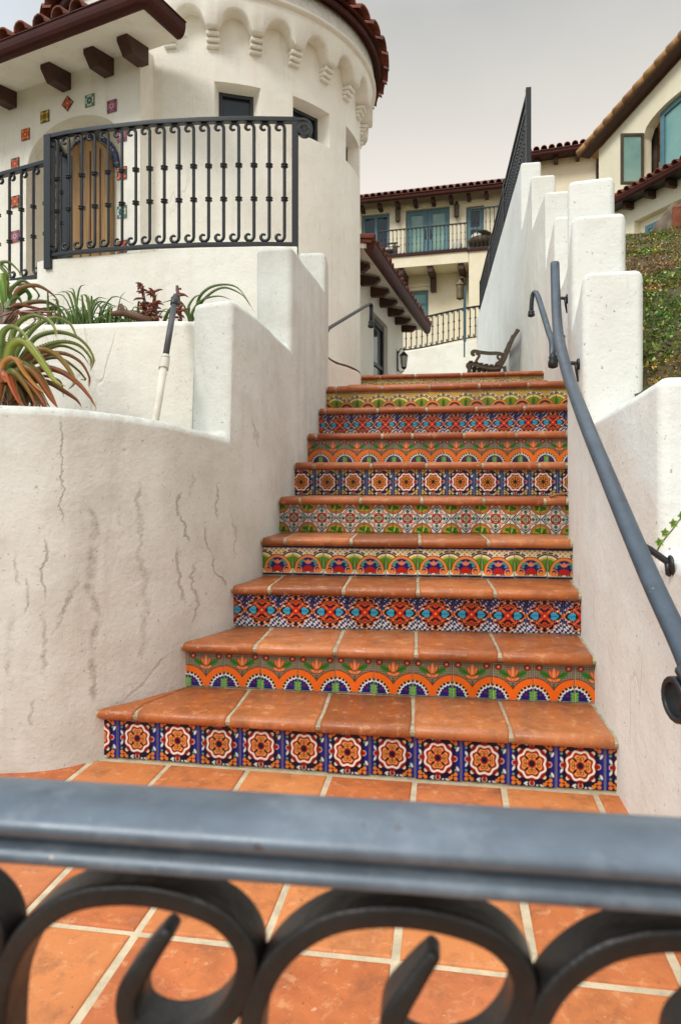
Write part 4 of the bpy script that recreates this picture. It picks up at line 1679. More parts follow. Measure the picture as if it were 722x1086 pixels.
# moulding rings above the arches
ring = [(RO, ZTOP), (RO + .012, ZTOP + .006), (RO + .03, ZTOP + 0.016), (RO + .035, ZTOP + .03), (RO + .03, ZTOP + .045), (RO + 0.012, ZTOP + .052), (RO + .012, ZTOP + .20), (RO - .2, ZTOP + .21)]
for i in range(121):
    t = -math.pi + 2 * math.pi * i / 120
    for (r_, z_) in ring:
        b.v.append(tuple(tp(t, r_, z_)))
base = n * 4
k = len(ring)
for i in range(120):
    for q in range(k - 1):
        b.f.append((base + i * k + q, base + (i + 1) * k + q, base + (i + 1) * k + q + 1, base + i * k + q + 1)); b.mi.append(0); b.sm.append(True)
b.build('arch_band', 'stucco_white', tower, recalc=False)
proto = None
for i in range(NA):
    t = PH + i * DA
    w = TR * DA * half_pier * 2 * 0.98
    bb = MB()
    for (zb2, zt, dep) in ((4.815, 4.775, 0.095), (4.775, 4.735, 0.070), (4.735, 4.70, 0.045)):
        bb.box((0, -(TR - 0.02 + dep / 2), (zb2 + zt) / 2), (w, dep + 0.02, zb2 - zt - 0.004))
    if proto is None:
        proto = bb.build('corbel', 'stucco_white', tower, local=True, bevel=0.008)
        proto.location = (0, 0, -1.0)
        proto.rotation_euler = (0, 0, t)
    else:
        copy_part(proto, tower, (0, 0, -1.0), t)

# conical roof of barrel tiles with a dark fascia
b = MB()
fas = [(RO + 0.0, 5.31), (RO + 0.075, 5.285), (RO + 0.08, 5.33), (RO + 0.02, 5.36)]
for i in range(97):
    t = -math.pi + 2 * math.pi * i / 96
    for (r_, z_) in fas:
        b.v.append(tuple(tp(t, r_, z_)))
for i in range(96):
    for q in range(3):
        b.f.append((i * 4 + q, (i + 1) * 4 + q, (i + 1) * 4 + q + 1, i * 4 + q + 1)); b.mi.append(0); b.sm.append(False)
b.build('fascia', 'gutter_brown', tower)
b = MB()
NC = 44
apex = TC + Vector((0, 0, 6.25))
for i in range(NC):
    t = 2 * math.pi * i / NC
    for rowi in range(5):
        f0, f1 = rowi / 6, (rowi + 1.15) / 6
        e0_ = tp(t, RO + 0.17, 5.33)
        a = e0_.lerp(apex, f0) + Vector((0, 0, 0.02 * 1))
        c = e0_.lerp(apex, f1) + Vector((0, 0, -0.005))
        w0 = 0.105 * (1 - f0 * 0.85)
        b_pts = []
        rad = Vector((math.sin(t), -math.cos(t), 0)); sd = Vector((math.cos(t), math.sin(t), 0))
        for (P_, w_) in ((a, w0), (c, w0 * .8)):
            for q in range(7):
                an = math.pi * q / 6
                b_pts.append(P_ + sd * (w_ * math.cos(an)) + Vector((0, 0, w_ * .8 * math.sin(an))))
            for q in range(7):
                an = math.pi * q / 6
                b_pts.append(P_ + sd * (w_ * .82 * math.cos(an)) + Vector((0, 0, w_ * .62 * math.sin(an))))
        fs = []
        for q in range(6):
            fs += [(q, q + 1, 14 + q + 1, 14 + q), (7 + q, 7 + q + 1, 21 + q + 1, 21 + q), (q, q + 1, 7 + q + 1, 7 + q)]
        b.add(b_pts, fs, 0, True)
for i in range(96):
    t0, t1 = 2 * math.pi * i / 96, 2 * math.pi * (i + 1) / 96
    b.add([tp(t0, RO + .12, 5.355), tp(t1, RO + .12, 5.355), apex], [(0, 1, 2)])
b.build('roof', 'roof_clay', tower)


# ================================================================== FLAT-WALL FRAME
class Plane:
    """vertical wall plane: origin A (plan), direction d (plan); n points to the camera side"""
    def __init__(s, A, B):
        s.A = Vector((A[0], A[1], 0))
        s.d = (Vector((B[0], B[1], 0)) - s.A).normalized()
        s.n = Vector((s.d.y, -s.d.x, 0))
        if s.n.dot(-s.A) < 0:
            s.n = -s.n

    def pt(s, x, z, o=0.0):
        return s.A + s.d * x + s.n * o + Vector((0, 0, z))

    def hit(s, px, py, o=0.0):
        a = (px - HX) / F
        A = s.A + s.n * o
        t = (a * A.y - A.x) / (s.d.x - a * s.d.y)
        Y = A.y + s.d.y * t
        return t, EYE + (HY - py) * Y / F

    def slab(s, mb, x0, x1, z0, z1, o0, o1, mi=0):
        vs = [s.pt(x, z, o) for o in (o0, o1) for (x, z) in ((x0, z0), (x1, z0), (x1, z1), (x0, z1))]
        mb.add(vs, [(0, 1, 2, 3), (7, 6, 5, 4), (0, 4, 5, 1), (1, 5, 6, 2), (2, 6, 7, 3), (3, 7, 4, 0)], mi)

    def prism(s, mb, outline, o0, o1, mi=0):
        n = len(outline)
        vs = [s.pt(x, z, o0) for x, z in outline] + [s.pt(x, z, o1) for x, z in outline]
        mb.add(vs, [tuple(range(n)), tuple(range(2 * n - 1, n - 1, -1))] + [(i, i + n, (i + 1) % n + n, (i + 1) % n) for i in range(n)], mi)


def wall_with_holes(pl, mb, x0, x1, z0, z1, holes, depth, thick=0.4, back=True):
    """front face at o=0 cut by rectangular holes with reveals going in by depth; holes (xa,xb,za,zb)"""
    xs = sorted({x0, x1} | {h[0] for h in holes} | {h[1] for h in holes})
    zs = sorted({z0, z1} | {h[2] for h in holes} | {h[3] for h in holes})
    for i in range(len(xs) - 1):
        for j in range(len(zs) - 1):
            cx, cz = (xs[i] + xs[i + 1]) / 2, (zs[j] + zs[j + 1]) / 2
            if any(h[0] < cx < h[1] and h[2] < cz < h[3] for h in holes):
                continue
            mb.add([pl.pt(xs[i], zs[j]), pl.pt(xs[i + 1], zs[j]), pl.pt(xs[i + 1], zs[j + 1]), pl.pt(xs[i], zs[j + 1])], [(0, 1, 2, 3)])
    for (a, b2, c, d) in holes:
        r = [(a, c), (b2, c), (b2, d), (a, d)]
        for i in range(4):
            p, q = r[i], r[(i + 1) % 4]
            mb.add([pl.pt(*p), pl.pt(*q), pl.pt(*q, -depth), pl.pt(*p, -depth)], [(0, 1, 2, 3)])
        mb.add([pl.pt(a, c, -depth), pl.pt(b2, c, -depth), pl.pt(b2, d, -depth), pl.pt(a, d, -depth)], [(0, 1, 2, 3)])
    r = [(x0, z0), (x1, z0), (x1, z1), (x0, z1)]
    for i in range(4):
        p, q = r[i], r[(i + 1) % 4]
        mb.add([pl.pt(*p), pl.pt(*q), pl.pt(*q, -thick), pl.pt(*p, -thick)], [(0, 1, 2, 3)])
    mb.add([pl.pt(*p, -thick) for p in r], [(0, 1, 2, 3)])


def window(pl, parent, x0, x1, z0, z1, o, frame='teal_paint', pane='glass_teal', fw=0.06, cols=1, rows=1, name='window', depth=0.05):
    b = MB()
    pl.slab(b, x0, x0 + fw, z0, z1, o, o + depth)
    pl.slab(b, x1 - fw, x1, z0, z1, o, o + depth)
    pl.slab(b, x0 + fw, x1 - fw, z0, z0 + fw, o, o + depth)
    pl.slab(b, x0 + fw, x1 - fw, z1 - fw, z1, o, o + depth)
    for c in range(1, cols):
        x = x0 + (x1 - x0) * c / cols
        pl.slab(b, x - fw * .5, x + fw * .5, z0 + fw, z1 - fw, o, o + depth * .98)
    for r in range(1, rows):
        z = z0 + (z1 - z0) * r / rows
        pl.slab(b, x0 + fw, x1 - fw, z - fw * .35, z + fw * .35, o, o + depth * .9)
    w = b.build(name, frame, parent)
    g = MB()
    pl.slab(g, x0 + fw * .6, x1 - fw * .6, z0 + fw * .6, z1 - fw * .6, o + 0.004, o + depth * .45)
    g.build('pane', pane, w)
    return w


def barrel(mb, E0, E1, slope, length, pitch, r, rows=6, lift=0.0):
    """barrel tiles: eave from E0 to E1, running up along slope"""
    E0, E1, slope = Vector(E0), Vector(E1), Vector(slope).normalized()
    d = (E1 - E0)
    n = max(1, int(round(d.length / pitch)))
    dn = d.normalized()
    up = dn.cross(slope)
    if up.z < 0:
        up = -up
    rr_ = random.Random(5)
    for i in range(n + 1):
        c = E0 + d * (i / n)
        for k in range(rows):
            a = c + slope * (length * k / rows - 0.015 + rr_.uniform(-.012, .012)) + up * (0.018 + rr_.uniform(0, .006))
            e = c + slope * (length * (k + 1.12) / rows) - up * 0.004
            vs = []
            for (P_, w) in ((a, r), (e, r * .82)):
                for s_ in (1.0, 0.8):
                    for q in range(7):
                        an = math.pi * q / 6
                        vs.append(P_ + dn * (w * s_ * math.cos(an)) + up * (w * s_ * math.sin(an)))
            fs = []
            for q in range(6):
                fs += [(q, q + 1, 14 + q + 1, 14 + q), (7 + q, 7 + q + 1, 21 + q + 1, 21 + q), (q, q + 1, 7 + q + 1, 7 + q)]
            mb.add(vs, fs, 0, True)
    # pan layer below
    p = [E0 - dn * r, E1 + dn * r]
    mb.add([p[0], p[1], p[1] + slope * length, p[0] + slope * length, p[0] - up * .03, p[1] - up * .03, p[1] + slope * length - up * .03, p[0] + slope * length - up * .03],
           [(0, 1, 2, 3), (7, 6, 5, 4), (0, 4, 5, 1), (1, 5, 6, 2), (2, 6, 7, 3), (3, 7, 4, 0)])


def gutter_prof(w=0.11, h=0.10):
    pts = []
    for i in range(9):
        a = math.pi + math.pi * i / 8
        pts.append((w / 2 * math.cos(a), h * 0.75 * math.sin(a) * 0.9))
    pts += [(w / 2, h * .28), (w / 2 * 1.12, h * .28), (w / 2 * 1.12, h * .36), (-w / 2 * 1.12, h * .36), (-w / 2 * 1.12, h * .28), (-w / 2, h * .28)]
    return pts


# ================================================================== LEFT HOUSE with the arched door
HP = Plane((-1.68, 5.70), (-1.68 - .904, 5.70 + .427))
house = empty('house', (-2.3, 6.0, 2.4), 'white house front with an arched wooden door and painted tiles under a brown gutter', 'house')
sr0, zr0 = HP.hit(130, 155)
sr1, zr1 = HP.hit(28, 165)
_, zcrown = HP.hit(75, 125)
scx = (sr0 + sr1) / 2
hw = (sr1 - sr0) / 2
zspring = zcrown - 0.36
b = MB()
S0, S1, ZB, ZT_ = 0.0, 3.6, 2.3, 4.66
xs = [S0] + [sr0 + (sr1 - sr0) * i / 24 for i in range(25)] + [S1]


def arch(x):
    t = (x - scx) / hw
    return zspring + (zcrown - zspring) * math.sqrt(max(0, 1 - t * t))


for i in range(len(xs) - 1):
    xa, xb = xs[i], xs[i + 1]
    inside = sr0 - 1e-6 <= xa and xb <= sr1 + 1e-6
    la, lb = (arch(xa), arch(xb)) if inside else (ZB, ZB)
    b.add([HP.pt(xa, la), HP.pt(xb, lb), HP.pt(xb, ZT_), HP.pt(xa, ZT_)], [(0, 1, 2, 3)], 0, False)
    if inside:
        b.add([HP.pt(xa, la), HP.pt(xb, lb), HP.pt(xb, lb, -.32), HP.pt(xa, la, -.32)], [(0, 1, 2, 3)], 0, True)
for x in (sr0, sr1):
    b.add([HP.pt(x, ZB), HP.pt(x, zspring), HP.pt(x, zspring, -.32), HP.pt(x, ZB, -.32)], [(0, 1, 2, 3)])
b.add([HP.pt(sr0 - .02, ZB, -.32), HP.pt(sr1 + .02, ZB, -.32), HP.pt(sr1 + .02, ZT_, -.32), HP.pt(sr0 - .02, ZT_, -.32)], [(0, 1, 2, 3)])
# right end return and top
b.add([HP.pt(S0, ZB), HP.pt(S0, ZT_), HP.pt(S0, ZT_, -.5), HP.pt(S0, ZB, -.5)], [(0, 1, 2, 3)])
b.add([HP.pt(S1, ZB), HP.pt(S1, ZT_), HP.pt(S1, ZT_, -.5), HP.pt(S1, ZB, -.5)], [(0, 1, 2, 3)])
b.build('wall', 'stucco_white', house, weld=True)
# door
dx0, _ = HP.hit(121, 200, -.30)
dx1, _ = HP.hit(70, 200, -.30)
_, dzt = HP.hit(97, 150, -.30)
dcx, dhw = (dx0 + dx1) / 2, (dx1 - dx0) / 2
out = [(dx0, 2.45)] + [(dcx - dhw * math.cos(math.pi * i / 16), dzt - 0.30 + 0.30 * math.sin(math.pi * i / 16)) for i in range(17)] + [(dx1, 2.45)]
b = MB()
HP.prism(b, out, -.30, -.255)
door = b.build('door', 'door_wood', house, bevel=0.006)
b = MB()
for i in range(1, 5):
    x = dx0 + (dx1 - dx0) * i / 5
    HP.slab(b, x - .006, x + .006, 2.5, dzt - 0.12, -.257, -.249)
b.build('plank_joint', 'dark_wood', door)
# blue tile band over the door arch
b = MB()
prev = None
for i in range(17):
    a = math.pi * i / 16
    pin = (dcx - (dhw + .012) * math.cos(a), dzt - 0.30 + 0.312 * math.sin(a))
    pou = (dcx - (dhw + .06) * math.cos(a), dzt - 0.30 + 0.36 * math.sin(a))
    if prev:
        vs = [HP.pt(*q, o) for o in (-.318, -.29) for q in (prev[0], pin, pou, prev[1])]
        b.add(vs, [(0, 1, 2, 3), (7, 6, 5, 4), (0, 4, 5, 1), (1, 5, 6, 2), (2, 6, 7, 3), (3, 7, 4, 0)])
    prev = (pin, pou)
m_, nt_, b_ = new_mat('blue_band')
v_ = nt_.nodes.new('ShaderNodeTexVoronoi'); v_.inputs['Scale'].default_value = 28
nt_.links.new(coords(nt_), v_.inputs['Vector'])
nt_.links.new(ramp(nt_, v_.outputs['Distance'], [(0.2, hexc('#a8a890')), (0.38, hexc('#34487c')), (0.7, hexc('#1e2a54'))]), b_.inputs['Base Color'])
b_.inputs['Roughness'].default_value = 0.25
b.build('arch_tile_band', 'blue_band', house)


def deco(px, py, size, kind, rot=0.0, tint=None):
    """small painted tile set on the wall"""
    s, z = HP.hit(px, py)
    n = 28
    c = kind(n).reshape(-1, 3)
    b = MB()
    g = np.linspace(-size / 2, size / 2, n)
    ca, sa = math.cos(rot), math.sin(rot)
    for v in g:
        for u in g:
            b.v.append(tuple(HP.pt(s - (u * ca - v * sa), z + u * sa + v * ca, 0.010)))
    for a in range(n - 1):
        for d in range(n - 1):
            q = a * n + d
            b.f.append((q, q + 1, q + n + 1, q + n)); b.mi.append(0); b.sm.append(False)
    k = len(b.v)
    cor = [0, n - 1, n * n - 1, n * n - n]
    for q in cor:
        b.v.append(tuple(Vector(b.v[q]) - HP.n * 0.014))
    for i in range(4):
        b.f.append((cor[i], cor[(i + 1) % 4], k + (i + 1) % 4, k + i)); b.mi.append(0); b.sm.append(False)
    b.c = np.concatenate([c, np.ones((4, 3)) * 0.3])
    return b.build('decorative_tile', 'painted_tile', house, recalc=False)


def pat_flower(bg, ring, petal, core, dots):
    def f(n):
        P = Paint(n, bg)
        P.box(-1, 1, -1, -0.86, dots); P.box(-1, 1, .86, 1, dots); P.box(-1, -.86, -1, 1, dots); P.box(.86, 1, -1, 1, dots)
        for k in range(4):
            a = math.pi / 4 + k * math.pi / 2
            P.disc(0.95 * math.cos(a), 0.95 * math.sin(a), 0.26, ring)
        P.ring(0, 0, 0, 0.66, ring, 8, .05)
        for k in range(8):
            a = k * math.pi / 4
            P.petal(0.08 * math.cos(a), 0.08 * math.sin(a), a, 0.5, 0.12, petal)
        P.disc(0, 0, 0.2, core)
        return P.c
    return f


red = pat_flower('#c4432a', '#e8873c', '#8c2418', '#e9c56c', '#6e1c14')
green = pat_flower('#5d6b2c', '#d9b045', '#2e3a1c', '#c4502c', '#3c2a18')
orange = pat_flower('#3d4c44', '#d8642c', '#b8321f', '#e9a24c', '#2b2b28')
teal = pat_flower('#e2d6a8', '#3d8c8c', '#2a4c6c', '#d8b24c', '#3c4a3c')
blue = pat_flower('#c9643c', '#4a4c8c', '#c9a49c', '#8c2c2c', '#7a4632')
for (px, py, kd, rot) in ((17, 174, orange, 0), (28, 143, red, 0), (48.5, 124, green, 0), (72.5, 110, orange, math.pi / 4), (96, 107, teal, 0), (119.5, 113, blue, 0),
                          (130, 144, blue, 0), (130, 184, orange, 0), (130, 225, teal, 0), (17, 214, orange, 0), (17, 251, blue, 0), (130, 262, orange, 0)):
    deco(px, py, 0.105 if rot == 0 else 0.10, kd, rot)
# eave: soffit, gutter, rafters, tiles
e_s0, _ = HP.hit(152, 5, .5)
ZG = 4.60
b = MB()
vs = [HP.pt(e_s0, ZG - .03, .46), HP.pt(3.6, ZG - .03, .46), HP.pt(3.6, ZT_ - .03, -.05), HP.pt(e_s0 + .02, ZT_ - .03, -.05)]
vs += [v + Vector((0, 0, .05)) for v in vs]
b.add(vs, [(0, 1, 2, 3), (7, 6, 5, 4), (0, 4, 5, 1), (1, 5, 6, 2), (2, 6, 7, 3), (3, 7, 4, 0)])
b.build('soffit', 'stucco_white', house)
b = MB()
pts = [HP.pt(3.6, ZG, .5), HP.pt(e_s0 + .02, ZG, .5), HP.pt(e_s0 - .005, ZG, .48), HP.pt(e_s0 - .01, ZG, .45), HP.pt(e_s0 - .01, ZG, .09)]
b.sweep(pts, gutter_prof(.12, .12))
b.build('gutter', 'gutter_brown', house)
for px in (-40, 14, 71, 116, 151):
    s, _ = HP.hit(px, 70, 0)
    b = MB()
    w = .055
    prof = [(-.02, 4.635), (.24, 4.605), (.24, 4.56), (.17, 4.47), (-.02, 4.48)]
    vs = [HP.pt(s - w, z, o) for o, z in prof] + [HP.pt(s + w, z, o) for o, z in prof]
    n = len(prof)
    b.add(vs, [tuple(range(n)), tuple(range(2 * n - 1, n - 1, -1))] + [(i, i + n, (i + 1) % n + n, (i + 1) % n) for i in range(n)])
    b.build('rafter', 'dark_wood', house, bevel=0.006)
b = MB()
barrel(b, HP.pt(3.6, ZG + .05, .53), HP.pt(e_s0 + .62, ZG + .05, .53), (-HP.n * 1.0 + Vector((0, 0, .22))), .9, .20, .075, 3)
b.build('roof', 'roof_clay', house)

# ================================================================== LOW WING behind the tower
WP = Plane((-.30, 6.40), (1.02, 11.10))
wing = empty('cottage', (0.2, 9.0, LAND), 'low white cottage wing with a tiled eave on brown rafter tails behind the tower', 'house')
Lw = (Vector((1.02, 11.1, 0)) - Vector((-.30, 6.40, 0))).length
h0, _ = WP.hit(396, 345)
h1, _ = WP.hit(411, 345)
if h0 > h1:
    h0, h1 = h1, h0
_, hz = WP.hit(403, 338)
b = MB()
wall_with_holes(WP, b, 0, Lw, 1.5, 3.62, [(h0, h1, 1.98, hz)], .10, 2.2)
b.build('wall', 'stucco_white', wing, weld=True)
window(WP, wing, h0 + .02, h1 - .01, 2.0, hz - .02, -.095, 'iron_black', 'glass_dark', .07, 1, 2, 'window', .04)
b = MB()
EO = .36
ge0, ge1 = WP.pt(.95, 3.50, EO), WP.pt(Lw + .25, 3.50, EO)
b.sweep([ge0, ge1], gutter_prof(.12, .13)); b.build('gutter', 'gutter_brown', wing)
b = MB()
vs = [WP.pt(.95, 3.47, EO - .03), WP.pt(Lw + .25, 3.47, EO - .03), WP.pt(Lw + .25, 3.56, -.02), WP.pt(.95, 3.56, -.02)]
vs += [v + Vector((0, 0, .05)) for v in vs]
b.add(vs, [(0, 1, 2, 3), (7, 6, 5, 4), (0, 4, 5, 1), (1, 5, 6, 2), (2, 6, 7, 3), (3, 7, 4, 0)])
b.build('soffit', 'stucco_white', wing)
for i in range(8):
    s = .95 + i * (Lw - 1.05) / 7
    b = MB()
    w = .045
    prof = [(-.02, 3.535), (.24, 3.472), (.24, 3.445), (.17, 3.39), (-.02, 3.40)]
    vs = [WP.pt(s - w, z, o) for o, z in prof] + [WP.pt(s + w, z, o) for o, z in prof]
    n = len(prof)
    b.add(vs, [tuple(range(n)), tuple(range(2 * n - 1, n - 1, -1))] + [(q, q + n, (q + 1) % n + n, (q + 1) % n) for q in range(n)])
    b.build('rafter', 'dark_wood', wing, bevel=0.006)
b = MB()
barrel(b, WP.pt(1.0, 3.55, EO + .03), WP.pt(Lw + .25, 3.55, EO + .03), (-WP.n + Vector((0, 0, .16))), 1.6, .21, .07, 4)
b.build('roof', 'roof_clay', wing)


def wall_lantern(p, n, h, label, group=None, mat='iron_black', name='wall_lantern'):
    """lantern on a wall: p = middle, n = outward (plan) direction"""
    root = empty(name, p, label, 'lantern', group)
    n = Vector((n[0], n[1], 0)).normalized()
    k = h / 0.36
    b = MB()
    ang = math.atan2(n.y, n.x)
    b.box(p + n * 0.008 * k, (0.016 * k, 0.07 * k, 0.30 * k), ang)
    b.build('back_plate', mat, root)
    c = p + n * 0.10 * k
    b = MB()
    b.tube([p + n * .01 + Vector((0, 0, .10 * k)), p + n * .05 * k + Vector((0, 0, .18 * k)), c + Vector((0, 0, .175 * k)), c + Vector((0, 0, .12 * k))], .008 * k, 6)
    b.build('bracket', mat, root)
    b = MB()
    b.tube([p + n * .01 + Vector((0, 0, -.12 * k)), p + n * .05 * k + Vector((0, 0, -.17 * k)), c + Vector((0, 0, -.15 * k)), c + Vector((0, 0, -.10 * k))], .008 * k, 6)
    b.build('bracket', mat, root)
    b = MB()
    b.lathe(c, [(.002 * k, .14 * k), (.02 * k, .13 * k), (.06 * k, .085 * k), (.065 * k, .075 * k), (.05 * k, .07 * k)][::-1], 6, smooth=False)
    b.lathe(c, [(.01 * k, -.13 * k), (.03 * k, -.115 * k), (.038 * k, -.10 * k), (.034 * k, -.092 * k)], 6, smooth=False)
    for q in range(6):
        a = math.pi / 3 * q
        b.bar(c + Vector((.037 * k * math.cos(a), .037 * k * math.sin(a), -.095 * k)), c + Vector((.055 * k * math.cos(a), .055 * k * math.sin(a), .075 * k)), .007 * k, .007 * k, up=(0, 1, 0))
    b.build('cage', mat, root)
    b = MB()
    b.lathe(c, [(.033 * k, -.092 * k), (.05 * k, .07 * k)], 6, smooth=False)
    b.build('glass', 'lamp_glass', root)
    return root


lp = WP.hit(421, 383)
wall_lantern(WP.pt(lp[0], lp[1], .0), WP.n, .38, 'black iron scrolled lantern on the corner of the low cottage wall')

# ================================================================== BACK WALL + its railing
back = MB()
BP = Plane((0.8, 16.3), (3.6, 16.0))
bo = [(0, LAND - .5), (2.9, LAND - .5), (2.9, 4.36), (2.0, 4.27), (1.2, 4.14), (0.7, 4.06), (0, 4.02)]
BP.prism(back, bo, 0, -.25)
tag(back.build('back_wall', 'stucco_white', None, bevel=.03), 'low white wall at the far end of the landing under a sloping railing', 'wall')
rb0, rb1 = BP.pt(.55, 0, -.12), BP.pt(2.75, 0, -.12)
railing('sloping_railing', 'thin black railing sloping along the far white landing wall beside the teal post', [(rb0.x, rb0.y), (rb1.x, rb1.y)], 4.14, 4.86, 17,
        rail=(.05, .035), bal_r=.03, wire=.013, zs=lambda t: .30 * (3 * t * t - 2 * t ** 3) - .02, cat='railing')
p = at(492.5, 0, 16.1)
tl = empty('post_lamp', (p.x, p.y, 4.2), 'brass lantern on a slim teal post behind the far landing wall', 'lamp')
b = MB(); b.box((p.x, p.y, 4.75), (.06, .06, 1.7)); b.build('post', 'teal_dark', tl)
c = at(487.5, 309, 16.1)
b = MB()
b.lathe(c, [(.03, -.20), (.09, -.17), (.085, .14), (.11, .15), (.04, .24), (.015, .28)], 8, smooth=False)
b.build('lantern', 'brass', tl)
b = MB(); b.tube([c + Vector((0, 0, .28)), c + Vector((.03, 0, .34)), Vector((p.x, p.y, c.z + .30)), Vector((p.x, p.y, 5.5))], .018, 6)
b.build('bracket', 'brass', tl)

# ================================================================== FAR VILLA
pa, pb = at(372, 0, 29.3), at(575, 0, 27.2)
FP = Plane((pa.x, pa.y), (pb.x, pb.y))
villa = empty('villa', (pa.x + 3, pa.y, 4.0), 'large cream villa with teal doors on a railed balcony under a red tiled eave', 'house')
Lf = (Vector((pb.x, pb.y, 0)) - Vector((pa.x, pa.y, 0))).length


def fx4(px0, px1, py0, py1, o=0.0, pl=FP):
    a, z1 = pl.hit(px0, py0, o)
    b2, _ = pl.hit(px1, py0, o)
    m_ = (px0 + px1) / 2
    _, z0 = pl.hit(m_, py1, o)
    _, z1 = pl.hit(m_, py0, o)
    return min(a, b2), max(a, b2), z0, z1


WIN_L = fx4(383, 413, 227, 271)
DOOR = fx4(430, 476.5, 221, 271)
DOOR_R = fx4(494, 513, 218.5, 264)
WIN_B = fx4(432, 454, 308, 350)
b = MB()
_, zt_ = FP.hit(470, 205)
wall_with_holes(FP, b, 0, Lf, 3.0, zt_ + .3, [WIN_L, DOOR, DOOR_R, WIN_B], .18, 6)
b.build('wall', 'stucco_far', villa, weld=True)
window(FP, villa, *[WIN_L[0] + .02, WIN_L[1] - .02, WIN_L[2] + .02, WIN_L[3] - .02], -.17, 'teal_paint', 'glass_dark', .11, 2, 1)
dm = (DOOR[0] + DOOR[1]) / 2
for (xa, xb) in ((DOOR[0] + .02, dm - .01), (dm + .01, DOOR[1] - .02)):
    dd = window(FP, villa, xa, xb, DOOR[2] + .02, DOOR[3] - .02, -.17, 'teal_paint', 'glass_pale', .19, 1, 1, 'door', .07)
    b = MB(); hx = xb - .1 if xa < dm - .2 else xa + .1
    FP.slab(b, hx - .03, hx + .03, DOOR[2] + .75, DOOR[2] + 1.15, -.10, -.04); b.build('handle', 'iron_black', dd)
window(FP, villa, DOOR_R[0] + .02, DOOR_R[1] - .02, DOOR_R[2] + .02, DOOR_R[3] - .02, -.17, 'teal_paint', 'glass_dark', .16, 1, 2, 'door', .07)
window(FP, villa, WIN_B[0] + .02, WIN_B[1] - .02, WIN_B[2] + .02, WIN_B[3] - .02, -.17, 'teal_paint', 'glass_teal', .12, 1, 3)
for W_ in (WIN_L, DOOR, DOOR_R, WIN_B):
    b = MB()
    FP.slab(b, W_[0] - .3, W_[1] + .3, W_[3] + .14, W_[3] + .24, -.02, .09)
    b.build('lintel_trim', 'stucco_cream', villa)
# eave
EOV = .75
_, ze = FP.hit(470, 201, EOV)
b = MB(); b.sweep([FP.pt(-1, ze - .12, EOV), FP.pt(Lf + 1, ze - .12, EOV)], gutter_prof(.15, .14)); b.build('gutter', 'gutter_brown', villa)
b = MB()
vs = [FP.pt(-1, ze - .14, EOV - .05), FP.pt(Lf + 1, ze - .14, EOV - .05), FP.pt(Lf + 1, zt_ + .28, -.05), FP.pt(-1, zt_ + .28, -.05)]
vs += [v + Vector((0, 0, .08)) for v in vs]
b.add(vs, [(0, 1, 2, 3), (7, 6, 5, 4), (0, 4, 5, 1), (1, 5, 6, 2), (2, 6, 7, 3), (3, 7, 4, 0)])
b.build('soffit', 'dark_wood', villa)
for i in range(10):
    px = 384 + i * 18.8
    s, _ = FP.hit(px, 212, .3)
    b = MB(); FP.slab(b, s - .075, s + .075, ze - .36, ze - .143, -.02, .5); b.build('rafter', 'dark_wood', villa)
b = MB()
barrel(b, FP.pt(-1, ze + .02, EOV + .05), FP.pt(Lf + 1, ze + .02, EOV + .05), -FP.n + Vector((0, 0, .32)), 4.5, .265, .115, 6)
b.build('roof', 'roof_clay', villa)
# balcony
BO = 1.3
bs = fx4(396, 496.5, 268.5, 282, BO)
b = MB(); FP.slab(b, bs[0], bs[1], bs[2], bs[3] - .08, 0.01, BO); b.build('balcony_slab', 'stucco_far', villa)
b = MB(); FP.slab(b, bs[0] - .05, bs[1], bs[3] - .08, bs[3], 0.01, BO + .06); b.build('balcony_edge', 'gutter_brown', villa)
for px in (427, 457.5, 489.5):
    s, _ = FP.hit(px, 300, .7)
    b = MB()
    zb_ = bs[2]
    pr_ = [(0, zb_ - .003), (BO - .08, zb_ - .003), (BO - .08, zb_ - .22), (.36, zb_ - .26), (.30, zb_ - .75), (0, zb_ - .75)]
    vs = [FP.pt(s - .11, z, o) for o, z in pr_] + [FP.pt(s + .11, z, o) for o, z in pr_]
    b.add(vs, [tuple(range(6)), tuple(range(11, 5, -1))] + [(q, q + 6, (q + 1) % 6 + 6, (q + 1) % 6) for q in range(6)])
    b.build('bracket', 'dark_wood', villa)
by = fx4(497, 545, 262.5, 420, BO)
b = MB(); FP.slab(b, by[0], by[1], 3.0, by[3] - .1, .01, BO + .03); b.build('bay', 'stucco_far', villa)
b = MB(); FP.slab(b, by[0] - .06, by[1], by[3] - .1, by[3], .01, BO + .1); b.build('bay_cap', 'gutter_brown', villa)
q0, q1 = FP.pt(bs[0] + .2, 0, BO - .05), FP.pt(bs[1] - .03, 0, BO - .05)
railing('balcony_railing', 'thin black railing along the villa balcony before the teal double doors', [(q0.x, q0.y), (q1.x, q1.y)], bs[3] + .06, bs[3] + 1.05, 22,
        rail=(.06, .045), bal_r=.02, wire=.014, cat='railing')
q0, q1 = FP.pt(by[0] + .05, 0, BO - .05), FP.pt(by[1], 0, BO - .05)
railing('balcony_railing', 'thin black railing on top of the cream bay at the right of the villa', [(q0.x, q0.y), (q1.x, q1.y)], by[3] + .06, by[3] + 1.6, 10,
        rail=(.06, .045), bal_r=.02, wire=.014, cat='railing')
